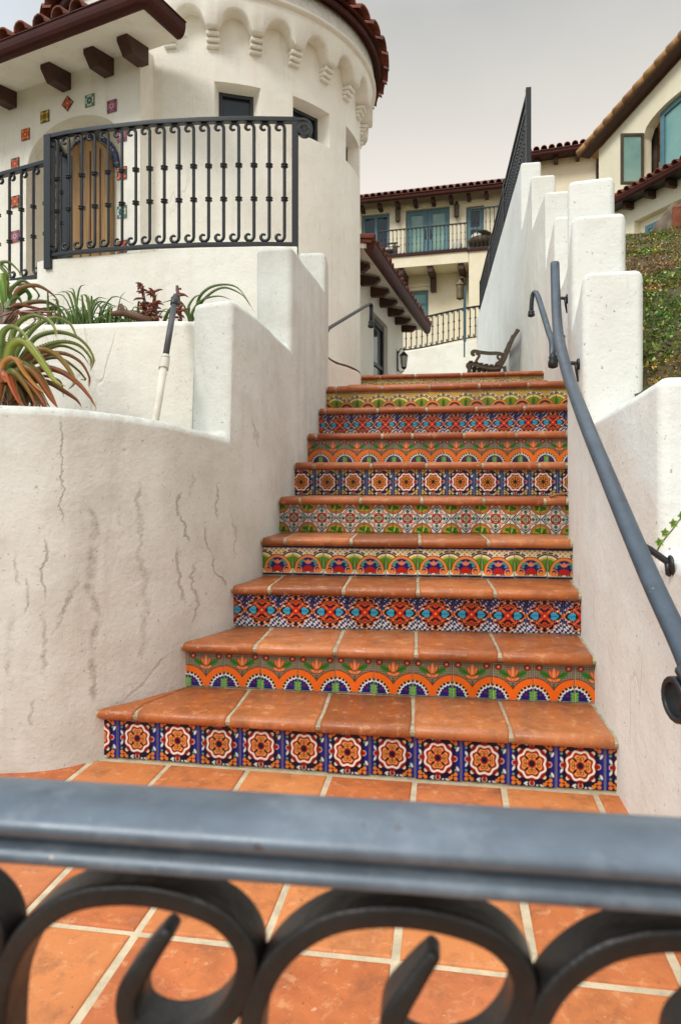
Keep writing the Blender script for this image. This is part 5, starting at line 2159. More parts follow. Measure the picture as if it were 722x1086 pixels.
for (px, py) in ((422, 229), (484, 224)):
    s, z = FP.hit(px, py, .1)
    rt = empty('wall_lantern', FP.pt(s, z, .02), 'tall dark lantern on the villa wall %s the teal double doors' % ('left of' if px < 450 else 'right of'), 'lantern', 'lanterns beside the villa doors')
    b = MB(); c = FP.pt(s, z, .16)
    b.lathe(c, [(.05, -.30), (.10, -.24), (.10, .20), (.13, .22), (.05, .34), (.02, .40)], 6, smooth=False)
    b.build('cage', 'bench_iron', rt)
    b = MB(); FP.slab(b, s - .05, s + .05, z - .1, z + .2, .0, .08); b.build('back_plate', 'bench_iron', rt)
# chair, jar and basket chair on the balcony
s, _ = FP.hit(412, 268, .7)
ch = empty('garden_chair', FP.pt(s, bs[3], .7), 'wooden armchair with pale cushion on the villa balcony', 'chair')
zc = bs[3]
b = MB(); FP.slab(b, s - .40, s + .30, zc + .34, zc + .40, .45, .95); b.build('seat', 'dark_wood', ch)
b = MB(); FP.slab(b, s - .38, s + .22, zc + .403, zc + .48, .47, .93); b.build('cushion', 'pole_white', ch)
b = MB(); FP.prism(b, [(s - .42, zc + .4), (s - .34, zc + .4), (s - .60, zc + 1.0), (s - .68, zc + 1.0)], .47, .93); b.build('backrest', 'dark_wood', ch)
for o in (.46, .90):
    b = MB(); FP.slab(b, s - .55, s + .42, zc + .60, zc + .65, o, o + .07); b.build('armrest', 'dark_wood', ch)
    for x in (-.36, .30):
        b = MB(); FP.slab(b, s + x - .035, s + x + .035, zc, zc + (.60 if x > 0 else .34), o, o + .06); b.build('leg', 'dark_wood', ch)
s, _ = FP.hit(485, 262, .8)
b = MB(); b.lathe(FP.pt(s, bs[3], .8), [(.15, 0), (.19, .1), (.19, .38), (.13, .47), (.06, .52), (.07, .58)], 12)
tag(b.build('jar', 'pole_white'), 'pale jar on the villa balcony floor beside the right doorpost', 'jar')
s, _ = FP.hit(510, 255, .8)
bk = empty('basket_chair', FP.pt(s, by[3], .7), 'round dark wicker chair with pale cushion on top of the cream bay', 'chair')
b = MB(); c = FP.pt(s, by[3] + .12, .7)
b.lathe(c, [(.25, -.12), (.28, 0), (.50, .18), (.55, .34), (.50, .44), (.46, .36), (.42, .24), (.1, .2)], 14); b.build('seat', 'bench_iron', bk)
b = MB()
for k in range(9):
    a0 = -.3 + k * .12
    b.tube([c + FP.d * (.5 * math.cos(q) * (1 - .0 * k)) + FP.n * (-.1 - .03 * k) + Vector((0, 0, .3 + .55 * math.sin(q) * (1 - .06 * k))) for q in np.linspace(0, math.pi, 9)], .035, 5)
b.build('backrest', 'bench_iron', bk)
b = MB(); b.lathe(c - FP.d * .18 + FP.n * .1, [(.05, .2), (.22, .25), (.26, .45), (.18, .62), (.04, .68)], 10); b.build('cushion', 'pole_white', bk)

# ================================================================== RIGHT HOUSES
pa, pb = at(563, 0, 24.4), at(660, 0, 23.4)
SP = Plane((pa.x, pa.y), (pb.x, pb.y))
Ls = (pb - pa).length
sh = empty('house', (pa.x + 1, pa.y, 5), 'cream house end with a level tiled eave and brown downpipe beyond the stepped wall', 'house')
_, ze = SP.hit(600, 156, .6)
wn = fx4(601, 606, 209, 222, 0, SP)
b = MB(); wall_with_holes(SP, b, 0, Ls, 4, ze + .1, [wn], .15, 5); b.build('wall', 'stucco_far', sh, weld=True)
window(SP, sh, wn[0] + .01, wn[1] - .01, wn[2] + .01, wn[3] - .01, -.14, 'teal_paint', 'glass_dark', .05)
b = MB(); b.sweep([SP.pt(-.3, ze - .1, .6), SP.pt(Ls - .2, ze - .1, .6)], gutter_prof(.14, .13)); b.build('gutter', 'gutter_brown', sh)
b = MB(); SP.slab(b, -.3, Ls, ze - .1, ze - .02, -.1, .58); b.build('soffit', 'dark_wood', sh)
for px in (569, 589, 612, 634):
    s, _ = SP.hit(px, 165, .3)
    b = MB(); SP.slab(b, s - .07, s + .07, ze - .30, ze - .103, -.02, .42); b.build('rafter', 'dark_wood', sh)
b = MB(); barrel(b, SP.pt(-.3, ze + .02, .66), SP.pt(Ls - .1, ze + .02, .66), -SP.n + Vector((0, 0, .32)), 3.5, .25, .11, 5); b.build('roof', 'roof_clay', sh)
b = MB()
dpx = [(646, 153, .55), (638, 158, .5), (634.5, 166, .2), (634, 175, .1), (634, 230, .1)]
b.tube([SP.pt(SP.hit(a, c, o)[0], SP.hit(a, c, o)[1], o) for a, c, o in dpx], .075, 8); b.build('downpipe', 'gutter_brown', sh)

pa = at(637, 0, 20.1); pb = at(722, 0, 17.34)
dv = (pb - pa); dv.z = 0
pe = pa + dv * 2.2
GP = Plane((pa.x, pa.y), (pe.x, pe.y))
Lg = (pe - pa).length
gh = empty('gable_house', (pa.x, pa.y, 5), 'cream gabled house with big arched teal window and open casement above the green slope', 'house')
b = MB()
s0, z0v = GP.hit(640, 153)
s1, z1v = GP.hit(722, 62)
sl = (z1v - z0v) / (s1 - s0)
vz = lambda s: z0v + sl * (s - s0)
W1 = fx4(681, 800, 128, 199, 0, GP)          # big upper opening, arched head
W2 = fx4(672, 730, 232, 262, 0, GP)
W3 = fx4(648, 658, 243, 256, 0, GP)
_, w2t = GP.hit(673, 234)
W2 = (W2[0], W2[1], W2[2] - .5, w2t)
aw0, awt0 = GP.hit(681, 147)
aw1 = GP.hit(790, 100)[0]
acx = (aw0 + aw1) / 2
ahw = (aw1 - aw0) / 2
_, zsill = GP.hit(690, 192)
_, zcr = GP.hit(722, 106)
zspr = awt0


def gab(x):
    t = (x - acx) / ahw
    return zspr + (zcr + .25 - zspr) * math.sqrt(max(0, 1 - t * t))


xs = [-.1, aw0 - .3] + [aw0 + (aw1 - aw0) * i / 24 for i in range(25)] + [Lg]
for i in range(len(xs) - 1):
    xa, xb = xs[i], xs[i + 1]
    if aw0 - 1e-6 <= xa and xb <= aw1 + 1e-6:
        ga, gb_ = gab(xa), gab(xb)
        b.add([GP.pt(xa, ga), GP.pt(xb, gb_), GP.pt(xb, vz(xb)), GP.pt(xa, vz(xa))], [(0, 1, 2, 3)])
        b.add([GP.pt(xa, 9.2), GP.pt(xb, 9.2), GP.pt(xb, zsill), GP.pt(xa, zsill)], [(0, 1, 2, 3)])
        b.add([GP.pt(xa, ga), GP.pt(xb, gb_), GP.pt(xb, gb_, -.3), GP.pt(xa, ga, -.3)], [(0, 1, 2, 3)])
        b.add([GP.pt(xa, zsill), GP.pt(xb, zsill), GP.pt(xb, zsill, -.3), GP.pt(xa, zsill, -.3)], [(0, 1, 2, 3)])
    else:
        b.add([GP.pt(xa, 9.2), GP.pt(xb, 9.2), GP.pt(xb, vz(xb)), GP.pt(xa, vz(xa))], [(0, 1, 2, 3)])
for x in (aw0, aw1):
    b.add([GP.pt(x, zsill), GP.pt(x, zspr), GP.pt(x, zspr, -.3), GP.pt(x, zsill, -.3)], [(0, 1, 2, 3)])
lower = MB()
wall_with_holes(GP, lower, -.1, Lg, 4.0, 9.2, [W2, W3], .2, 5)
b.add(lower.v, lower.f)
b.add([GP.pt(-.1, 9.2), GP.pt(-.1, vz(-.1)), GP.pt(-.1, vz(-.1), -5), GP.pt(-.1, 9.2, -5)], [(0, 1, 2, 3)])
b.build('wall', 'stucco_far', gh, weld=True)
# upper window: dark room with curtain, teal sash, opened casement
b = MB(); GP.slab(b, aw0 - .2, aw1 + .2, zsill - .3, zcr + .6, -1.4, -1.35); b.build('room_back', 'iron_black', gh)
cs0 = GP.hit(682, 170, -.5)[0]; cs1 = GP.hit(695, 170, -.5)[0]
b = MB()
for i in range(7):
    x = cs0 + (cs1 - cs0) * i / 6
    b.tube([GP.pt(x, zsill - .2, -.5), GP.pt(x, zcr, -.5)], .075, 8)
b.build('curtain', 'curtain', gh)
ts0 = GP.hit(699, 170, -.1)[0]
tw_ = MB()
fwd = .13
prev = None
outl = [(ts0, zsill)] + [(x, gab(x) - .02) for x in np.linspace(ts0, aw1 - .05, 14)] + [(aw1 - .05, zsill)]
inl = [(ts0 + fwd, zsill + fwd)] + [(min(max(x, ts0 + fwd), aw1 - .05 - fwd), gab(min(max(x, ts0 + fwd), aw1 - .18)) - .02 - fwd) for x in np.linspace(ts0, aw1 - .05, 14)] + [(aw1 - .05 - fwd, zsill + fwd)]
n = len(outl)
for i in range(n):
    q = (i + 1) % n
    vs = [GP.pt(*p_, o) for o in (-.22, -.12) for p_ in (outl[i], outl[q], inl[q], inl[i])]
    tw_.add(vs, [(0, 1, 2, 3), (7, 6, 5, 4), (0, 4, 5, 1), (1, 5, 6, 2), (2, 6, 7, 3), (3, 7, 4, 0)])
wo = tw_.build('window', 'teal_paint', gh)
g = MB(); GP.prism(g, [(x + (.03 if i < n / 2 else -.03), z - .03) for i, (x, z) in enumerate(outl)], -.20, -.17); g.build('pane', 'glass_teal', wo)
# casement hinged at left jamb, standing open towards the camera
hx = aw0 + .02
cd = (GP.n * .93 - GP.d * .36).normalized()
wl = .62
def cas(mb, a0, a1, z0_, z1_, th=.05):
    A0, A1 = GP.pt(hx, 0, 0) + cd * a0, GP.pt(hx, 0, 0) + cd * a1
    nn = Vector((-cd.y, cd.x, 0)) * th
    vs = [A0 + Vector((0, 0, z0_)), A1 + Vector((0, 0, z0_)), A1 + Vector((0, 0, z1_)), A0 + Vector((0, 0, z1_))]
    vs += [v + nn for v in vs]
    mb.add(vs, [(0, 1, 2, 3), (7, 6, 5, 4), (0, 4, 5, 1), (1, 5, 6, 2), (2, 6, 7, 3), (3, 7, 4, 0)])
b = MB()
zc0, zc1 = zsill + .02, zspr + .12
cas(b, 0, .07, zc0, zc1); cas(b, wl - .07, wl, zc0, zc1); cas(b, .07, wl - .07, zc0, zc0 + .07); cas(b, .07, wl - .07, zc1 - .07, zc1)
co = b.build('casement', 'bench_iron', gh)
b = MB(); cas(b, .06, wl - .06, zc0 + .06, zc1 - .06, .02); b.build('pane', 'glass_pale', co)
window(GP, gh, W2[0] + .25, W2[1] - .02, W2[2] + .02, W2[3] - .22, -.19, 'teal_paint', 'glass_teal', .12, 2, 1)
window(GP, gh, W3[0] + .02, W3[1] - .02, W3[2] + .02, W3[3] - .02, -.19, 'teal_paint', 'glass_dark', .08)
# verge of the gable roof
b = MB()
b.sweep([GP.pt(-.55, vz(-.55) + .12, .16), GP.pt(Lg, vz(Lg) + .12, .16)], rect(.36, .10)); b.build('verge_board', 'dark_wood', gh)
b = MB()
vd = (GP.pt(1, vz(1)) - GP.pt(0, vz(0))).normalized()
P0 = GP.pt(-.6, vz(-.6) + .22, .30)
nT = 17
for i in range(nT):
    a = P0 + vd * (i * .40)
    b.tube([a, a + vd * .46], .115, 8, scales=[1.12, .92])
vs = [GP.pt(-.6, vz(-.6) + .18, .34), GP.pt(Lg, vz(Lg) + .18, .34), GP.pt(Lg, vz(Lg) + .18, -5), GP.pt(-.6, vz(-.6) + .18, -5)]
vs += [v + Vector((0, 0, .08)) for v in vs]
b.add(vs, [(0, 1, 2, 3), (7, 6, 5, 4), (0, 4, 5, 1), (1, 5, 6, 2), (2, 6, 7, 3), (3, 7, 4, 0)])
b.build('roof', 'roof_clay_pale', gh)
# lower canopy
CO = .48
ca, cza = GP.hit(637, 221, CO)
cb_, czb = GP.hit(722, 174, CO)
cz = (cza + czb) / 2 + .05
b = MB(); b.sweep([GP.pt(ca, cz - .08, CO), GP.pt(Lg, cz - .08, CO)], gutter_prof(.13, .12)); b.build('gutter', 'gutter_brown', gh)
b = MB(); barrel(b, GP.pt(ca, cz + .02, CO + .05), GP.pt(Lg, cz + .02, CO + .05), -GP.n + Vector((0, 0, .40)), .55, .27, .105, 2)
b.build('canopy_roof', 'roof_clay', gh)
b = MB(); GP.slab(b, ca + .03, Lg, cz - .117, cz - .02, -.01, CO - .06); b.build('canopy_soffit', 'iron_dark', gh)
for px in (658, 681, 703, 724):
    s, _ = GP.hit(px, 210, .4)
    b = MB(); GP.slab(b, s - .06, s + .06, cz - .30, cz - .12, -.01, .30); b.build('bracket', 'dark_wood', gh, bevel=.01)


# ================================================================== BENCH
bi = nearest(RWD, (2.13, 8.0))
bt = Vector((*tang[bi], 0)).normalized()
bnl = Vector((-bt.y, bt.x, 0))            # away from the wall
bo_ = Vector((RWD[bi][0], RWD[bi][1], LAND))
bench = empty('bench', bo_ + bnl * .3, 'dark iron and wood slatted bench standing against the right wall on the landing', 'bench')
def bq(x, y, z):
    """x along the wall, y out from the wall, z up from the landing"""
    return bo_ + bt * x + bnl * y + Vector((0, 0, z))
for x in (0.0, 1.25):
    b = MB()
    b.sweep([bq(x, y, z) for y, z, _ in [tuple(q) for q in catmull([(.035, .80, 0), (.09, .72, 0), (.15, .58, 0), (.20, .45, 0), (.25, .36, 0)], 4)]], rect(.045, .05), up=tuple(bt))
    b.build('back_post', 'bench_iron', bench, bevel=.008)
    b = MB()
    b.sweep([bq(x, q[0], q[1]) for q in catmull([(.20, .50), (.27, .525), (.38, .53), (.48, .545), (.545, .56), (.575, .545), (.565, .52), (.545, .525)], 4)], rect(.04, .025), up=tuple(bt))
    b.build('armrest', 'bench_iron', bench, bevel=.006)
    b = MB()
    b.sweep([bq(x, q[0], q[1]) for q in catmull([(.53, .535), (.49, .51), (.51, .47), (.53, .43), (.50, .405)], 4)], rect(.03, .022), up=tuple(bt))
    b.sweep([bq(x, q[0], q[1]) for q in catmull([(.26, .52), (.28, .48), (.25, .44), (.30, .40)], 4)], rect(.025, .02), up=tuple(bt))
    b.build('arm_scroll', 'bench_iron', bench, bevel=.005)
    b = MB()
    b.sweep([bq(x, q[0], q[1]) for q in catmull([(.22, .37), (.32, .355), (.45, .375), (.58, .41), (.625, .395), (.615, .36)], 4)], rect(.045, .04), up=tuple(bt))
    b.build('seat_frame', 'bench_iron', bench, bevel=.008)
    for (y0, y1) in ((.60, .64), (.20, .12)):
        b = MB()
        b.sweep([bq(x, q[0], q[1]) for q in catmull([(y0, .37), ((y0 + y1) / 2 + .015, .2), (y1, .015)], 4)], rect(.04, .04), up=tuple(bt), scales=np.linspace(1, .8, 9).tolist())
        b.build('leg', 'bench_iron', bench, bevel=.006)
sl = None
for i, (y, z) in enumerate(((.29, .385), (.35, .383), (.41, .392), (.47, .405), (.53, .422), (.59, .432))):
    b = MB(); b.bar(bq(-.03, y, z), bq(1.28, y, z), .048, .022); b.build('seat_slat', 'dark_wood', bench, bevel=.004)
for i, (y, z) in enumerate(((.225, .47), (.185, .55), (.15, .63), (.11, .71), (.06, .78))):
    b = MB(); b.bar(bq(-.02, y, z), bq(1.27, y, z), .02, .055); b.build('back_slat', 'dark_wood', bench, bevel=.004)

# ================================================================== POLE leaning in the planter
pole = empty('extension_pole', at(159, 478, 2.70), 'white and grey extension pole leaning on the middle planter wall', 'pole')
A_, B_ = at(159.5, 477, 2.70), at(186.5, 313, 3.07)
pp = lambda t: A_.lerp(B_, t)
b = MB(); b.tube([pp(0), pp(.50)], .0165, 12); b.build('lower_tube', 'pole_white', pole)
b = MB(); ax = (B_ - A_).normalized()
b.tube([pp(.49), pp(.495), pp(.545), pp(.55)], .0215, 12); b.tube([pp(.555), pp(.575)], .019, 12); b.build('collar', 'lamp_glass', pole)
b = MB(); b.tube([pp(.55), pp(.93)], .0135, 12); b.build('upper_tube', 'pole_grey', pole)
b = MB(); b.tube([pp(.925), pp(.93), pp(.975), pp(.98), pp(1.0)], .018, 10, scales=[.8, 1, 1, .7, .6]); b.build('tip', 'iron_black', pole)


# ================================================================== PLANTS
def leaf(b, cols, pts, w, c0, c1, teeth=True, fold=0.35, tip=None, up=(0, 0, 1), sub=5, thick=0.15, spots=0):
    """channelled tapering leaf along pts with toothed margins; colours c0 (base) to c1 (tip)"""
    P = [Vector(p) for p in catmull([tuple(p) for p in pts], sub)]
    n = len(P)
    base = len(b.v)
    c0, c1 = np.array(hexc(c0)), np.array(hexc(c1))
    upv = Vector(up)
    for i, p in enumerate(P):
        t = i / (n - 1)
        tg = (P[min(i + 1, n - 1)] - P[max(i - 1, 0)]).normalized()
        side = tg.cross(upv)
        if side.length < .15:
            side = tg.cross(Vector((0.2, 1, 0)))
        side.normalize()
        nrm = side.cross(tg).normalized()
        ww = w * (1 - t ** 2.2) * (0.75 + 0.25 * min(1, t * 4)) + .0008
        th = ww * thick
        for (a, h) in ((-1, fold * .5), (-.5, .08), (0, -.06), (.5, .08), (1, fold * .5), (.5, -.28), (0, -.42), (-.5, -.28)):
            b.v.append(tuple(p + side * (ww * a * .5) + nrm * (ww * h)))
            edge = 0.12 if abs(a) == 1 else 0
            c = c0 * (1 - t) + c1 * t
            cols.append(c * (1 - edge) + np.array(hexc('#b08a50')) * edge)
    for i in range(n - 1):
        for j in range(8):
            b.f.append((base + i * 8 + j, base + i * 8 + (j + 1) % 8, base + (i + 1) * 8 + (j + 1) % 8, base + (i + 1) * 8 + j))
            b.mi.append(0); b.sm.append(True)
    if teeth:
        for i in range(1, n - 2):
            t = i / (n - 1)
            for j in (0, 4):
                a = Vector(b.v[base + i * 8 + j]); c = Vector(b.v[base + (i + 1) * 8 + j])
                m = a.lerp(c, .5)
                ctr = (P[i] + P[i + 1]) / 2
                o = (m - ctr).normalized()
                for f0 in (0.1, 0.6):
                    q0, q1 = a.lerp(c, f0), a.lerp(c, f0 + .3)
                    k = len(b.v)
                    b.v += [tuple(q0), tuple(q1), tuple(q1 + o * min(.006, w * .22))]
                    cols += [np.array(hexc('#c4b070'))] * 3
                    b.f.append((k, k + 1, k + 2)); b.mi.append(0); b.sm.append(False)


def z6(lst, Y0, dY=None):
    """points of the enlarged study (5.17x, from photo pixel 0,230) at about Y0"""
    n = len(lst)
    return [at(x / 5.17, 230 + y / 5.17, Y0 + (dY or 0) * i / max(1, n - 1)) for i, (x, y) in enumerate(lst)]


b = MB(); cols = []
G1, G2, YG, RB, RD, OR = '#5f7a30', '#8a9a4a', '#a8a84a', '#8a4a2c', '#b8502c', '#d08a48'
LV = [
    ([(40, 860), (60, 700), (100, 590), (180, 540), (260, 560), (300, 610), (310, 665)], .030, G1, G2, 2.80, -.05),
    ([(60, 850), (110, 720), (200, 600), (300, 552), (380, 580), (415, 640), (420, 662)], .027, G1, '#8fa050', 2.88, .02),
    ([(60, 860), (140, 740), (200, 660), (310, 630), (420, 655), (490, 720), (515, 790), (495, 850)], .028, '#4f6a2c', G2, 2.78, .05),
    ([(70, 860), (180, 740), (320, 685), (430, 700), (495, 770), (500, 830)], .026, G1, '#7f8a3c', 2.72, .08),
    ([(70, 870), (200, 760), (330, 705), (440, 745), (490, 810)], .022, '#556f2c', '#8a8a40', 2.84, .06),
    ([(80, 880), (220, 770), (340, 745), (440, 790), (488, 870), (490, 940)], .026, '#7a6a34', RB, 2.74, .05),
    ([(60, 880), (190, 800), (320, 770), (420, 830), (470, 890), (440, 890)], .022, '#5f6a2c', '#7c6a30', 2.83, .03),
    ([(40, 800), (70, 705), (135, 680), (200, 750), (260, 840), (310, 905), (365, 930)], .048, '#7f9a3c', YG, 2.62, -.03),
    ([(80, 850), (160, 760), (240, 725), (320, 760), (385, 840), (412, 905), (375, 950)], .040, '#8a5a34', '#9a8a48', 2.66, .02),
    ([(10, 840), (30, 790), (85, 775), (140, 860), (200, 930), (250, 970)], .032, '#c48a4c', OR, 2.58, -.02),
    ([(50, 900), (30, 870), (45, 860), (70, 930), (100, 1000), (130, 1045)], .045, '#d0764c', RD, 2.56, -.02),
    ([(80, 860), (150, 825), (210, 870), (260, 950), (295, 1010), (320, 1050)], .052, '#6a6a30', RD, 2.60, 0),
    ([(120, 880), (240, 830), (330, 840), (420, 900), (490, 980), (530, 1052)], .040, '#7a5a34', '#a8563c', 2.68, 0),
    ([(140, 900), (260, 900), (350, 950), (420, 1000), (450, 1045)], .034, '#5f5a2c', '#9a4c34', 2.72, 0),
    ([(20, 880), (10, 740), (20, 640), (70, 600), (130, 640), (160, 690)], .034, '#4f7030', G2, 2.70, -.05),
    ([(20, 880), (-20, 760), (-30, 660), (-60, 600), (-130, 600)], .036, G1, G2, 2.70, 0),
    ([(10, 880), (-60, 780), (-130, 740), (-210, 790)], .036, G1, RB, 2.66, 0),
    ([(30, 880), (60, 760), (120, 640), (190, 590), (230, 590)], .030, '#3f5f2c', '#6f8a40', 2.92, .04),
    ([(40, 880), (100, 800), (180, 770), (250, 800), (280, 840)], .036, '#355a28', '#5f7a34', 2.78, 0),
    ([(40, 890), (-10, 830), (-50, 850), (-90, 930)], .040, '#6a6a34', RD, 2.6, 0),
    ([(20, 860), (40, 760), (70, 690), (60, 640)], .045, '#3a6a2c', '#5f8a3c', 2.74, 0),
    ([(70, 900), (150, 950), (200, 1000), (215, 1050)], .026, '#5a4a28', '#8c4a34', 2.64, 0),
    ([(100, 900), (230, 870), (330, 900), (350, 990)], .020, '#4a4a28', '#7c5a34', 2.79, 0),
    ([(60, 870), (20, 850), (0, 900), (-10, 1000), (0, 1060)], .055, '#7a6a38', '#b85a3a', 2.56, 0),
    ([(50, 860), (90, 850), (150, 920), (190, 1000), (200, 1060)], .050, '#5f7a34', '#a05a3a', 2.57, 0),
    ([(40, 850), (80, 800), (160, 810), (230, 880), (270, 960)], .050, '#4a7030', '#8a7a3c', 2.63, 0),
    ([(30, 860), (0, 800), (-40, 820), (-60, 900), (-70, 990)], .055, '#4a7030', '#9a7a40', 2.6, 0),
    ([(30, 870), (50, 780), (30, 700), (-10, 670), (-50, 690)], .050, '#3f6a2c', '#6f8a3c', 2.72, 0),
    ([(50, 880), (110, 880), (180, 930), (240, 1010), (255, 1060)], .046, '#6a6a34', '#b0583a', 2.58, 0),
    ([(20, 900), (50, 930), (60, 990), (50, 1060)], .05, '#5a6a30', '#8a4a30', 2.60, 0),
    ([(60, 900), (110, 930), (140, 1000), (150, 1060)], .046, '#4a5a2c', '#7a4a30', 2.62, 0),
]
for (l, w, ca, cb2, Y0, dY) in LV:
    leaf(b, cols, z6(l, Y0, dY), w, ca, cb2)
rl = random.Random(4)
for k in range(120):     # dry leaf remains round the stem
    x0, y0 = rl.uniform(-60, 230), rl.uniform(930, 1010)
    leaf(b, cols, z6([(x0 * .6 + 40, 900), (x0, y0), (x0 + rl.uniform(-50, 70), 1060)], rl.uniform(2.62, 2.85)), .012, '#6a4a30', '#8a6a48', teeth=False)
# stem down to the soil
st = at(40 / 5.17, 230 + 900 / 5.17, 2.72)
k0 = len(b.v)
b.tube([Vector((st.x - .02, st.y + .12, 1.10)), Vector((st.x, st.y + .03, st.z + .02))], .022, 8)
cols += [np.array(hexc('#5a4632'))] * (len(b.v) - k0)
b.c = np.array(cols)
tag(b.build('aloe_plant', 'leafy', recalc=False), 'big arching aloe with green and red leaves behind the front planter wall', 'plant')

b = MB(); cols = []
for (l, w, ca, cb2, Y0) in [
    ([(30, 520), (10, 400), (5, 340), (15, 320), (25, 420), (30, 490)], .045, '#6f9a3c', '#8fae50', 3.55),
    ([(20, 500), (40, 330), (0, 260), (50, 248), (100, 290), (115, 330)], .028, '#4f7a30', '#7c9040', 3.62),
    ([(30, 500), (0, 380), (-40, 280), (20, 262), (70, 330)], .028, '#4f7a30', '#7c8a40', 3.66),
    ([(60, 500), (60, 410), (120, 350), (180, 380), (215, 430), (200, 460)], .026, '#5f7a34', '#6a7a38', 3.6),
    ([(60, 500), (100, 400), (200, 375), (280, 415), (330, 470)], .034, '#8a6a3c', '#8a5434', 3.52),
    ([(70, 510), (160, 470), (250, 465), (310, 490), (345, 520)], .034, '#5f6a34', '#8a3a2a', 3.5),
    ([(60, 510), (80, 440), (140, 400), (165, 440), (150, 500)], .045, '#2f6a2c', '#4f8a40', 3.56),
    ([(50, 500), (110, 480), (200, 500), (300, 520)], .03, '#7a4a34', '#a0503c', 3.46),
    ([(40, 500), (60, 460), (100, 440), (130, 490)], .04, '#3f6a30', '#5f8a40', 3.5),
    ([(20, 500), (60, 390), (150, 370), (200, 410)], .022, '#4f6a30', '#7c8a48', 3.68),
    ([(30, 520), (-60, 420), (-120, 380), (-190, 430)], .03, '#4f7a30', '#8a6a38', 3.6),
]:
    leaf(b, cols, z6(l, Y0, .05), w, ca, cb2)
for k in range(30):
    x0, y0 = rl.uniform(0, 330), rl.uniform(490, 560)
    leaf(b, cols, z6([(70 + x0 * .2, 520), (x0, y0), (x0 + rl.uniform(-60, 60), y0 + rl.uniform(10, 60))], rl.uniform(3.4, 3.6)), .014, '#6a3c2c', '#9a6a50', teeth=False)
st = at(50 / 5.17, 230 + 520 / 5.17, 3.58)
k0 = len(b.v)
b.tube([Vector((st.x, st.y, 1.62)), Vector((st.x, st.y, st.z + .04))], .045, 8)
cols += [np.array(hexc('#5a4632'))] * (len(b.v) - k0)
b.c = np.array(cols)
tag(b.build('aloe_plant', 'leafy', recalc=False), 'smaller aloe with a curling rusty leaf on the middle terrace below the side railing', 'plant')


def clump(name, px, Y, n, L, label, greens, spread=.09, w=.011, lean=1.0, seed=1, cat='plant'):
    rl = random.Random(seed)
    b = MB(); cols = []
    c = at(px, 345, Y); c.z = 1.655
    for k in range(n):
        a = rl.uniform(0, 2 * math.pi)
        l = L * rl.uniform(.6, 1.1)
        o = Vector((rl.gauss(0, spread), rl.gauss(0, spread * .5), 0))
        d = Vector((math.cos(a), math.sin(a) * .7, 0)) * lean
        r = rl.uniform(.15, .75)
        p0 = c + o
        pts = [p0, p0 + d * (l * .18 * r) + Vector((0, 0, l * .45)), p0 + d * (l * .5 * r) + Vector((0, 0, l * .8)), p0 + d * (l * 1.0 * r) + Vector((0, 0, l * (.98 - .45 * r)))]
        g0, g1 = rl.choice(greens)
        leaf(b, cols, pts, w * rl.uniform(.7, 1.3), g0, g1, teeth=False, sub=4)
    b.c = np.array(cols)
    return tag(b.build(name, 'leafy', recalc=False), label, cat)


GR = [('#2f5a28', '#5f8a3c'), ('#3c6a2c', '#7c9a48'), ('#2a4a24', '#4f7a34'), ('#4a6a30', '#8a9a58')]
clump('spiky_plant', 88, 3.55, 70, .36, 'spiky green plant on the middle terrace close to the curling rusty aloe leaf', GR, .10, .016, seed=2)
clump('spiky_plant', 122, 3.60, 90, .33, 'dense low green spiky plant on the middle terrace between the aloe and the red stalks', GR, .13, .016, seed=3)
b = MB(); cols = []
for (l, w) in (([(208, 338), (212, 315), (228, 303), (252, 305), (270, 331)], .020), ([(206, 340), (216, 318), (236, 305), (256, 312), (266, 325)], .018),
               ([(204, 342), (205, 330), (215, 318), (232, 314), (246, 318)], .018), ([(202, 345), (196, 325), (186, 318), (170, 322)], .016), ([(205, 345), (200, 328), (206, 316), (214, 312)], .018),
               ([(204, 344), (196, 330), (190, 330), (182, 338)], .014)):
    leaf(b, cols, [at(x, y, 3.62 - .01 * i) for i, (x, y) in enumerate(l)], w, '#35602a', '#6f8a44')
k0 = len(b.v)
p0 = at(204, 343, 3.62)
b.tube([Vector((p0.x, p0.y, 1.63)), p0], .02, 6); cols += [np.array(hexc('#4a5a30'))] * (len(b.v) - k0)
b.c = np.array(cols)
tag(b.build('aloe_plant', 'leafy', recalc=False), 'thin leaved green aloe arching over the top of the first wall step', 'plant')


def stalk(px0, py0, px1, py1, Y, n, seed, label):
    rl = random.Random(seed)
    b = MB(); cols = []
    p0, p1 = at(px0, py0, Y), at(px1, py1, Y)
    p0.z = 1.65
    b.tube([p0, p0.lerp(p1, .5) + Vector((.01, 0, 0)), p1], .008, 6)
    cols += [np.array(hexc('#5a3426'))] * len(b.v)
    for k in range(n):
        t = rl.uniform(.25, 1.0)
        c = p0.lerp(p1, t)
        a = rl.uniform(0, 2 * math.pi)
        d = Vector((math.cos(a), math.sin(a), rl.uniform(-.3, .6))).normalized()
        L = .075 * rl.uniform(.5, 1.1) * (1.15 - .5 * t)
        leaf(b, cols, [c, c + d * L * .6, c + d * L + Vector((0, 0, -.01))], .018, rl.choice(['#5a2a22', '#7a3a2c', '#6a3226']), rl.choice(['#9a5a44', '#7a3c30']), teeth=False, sub=3)
    b.c = np.array(cols)
    return tag(b.build('dried_flower_stalk', 'leafy', recalc=False), label, 'plant')


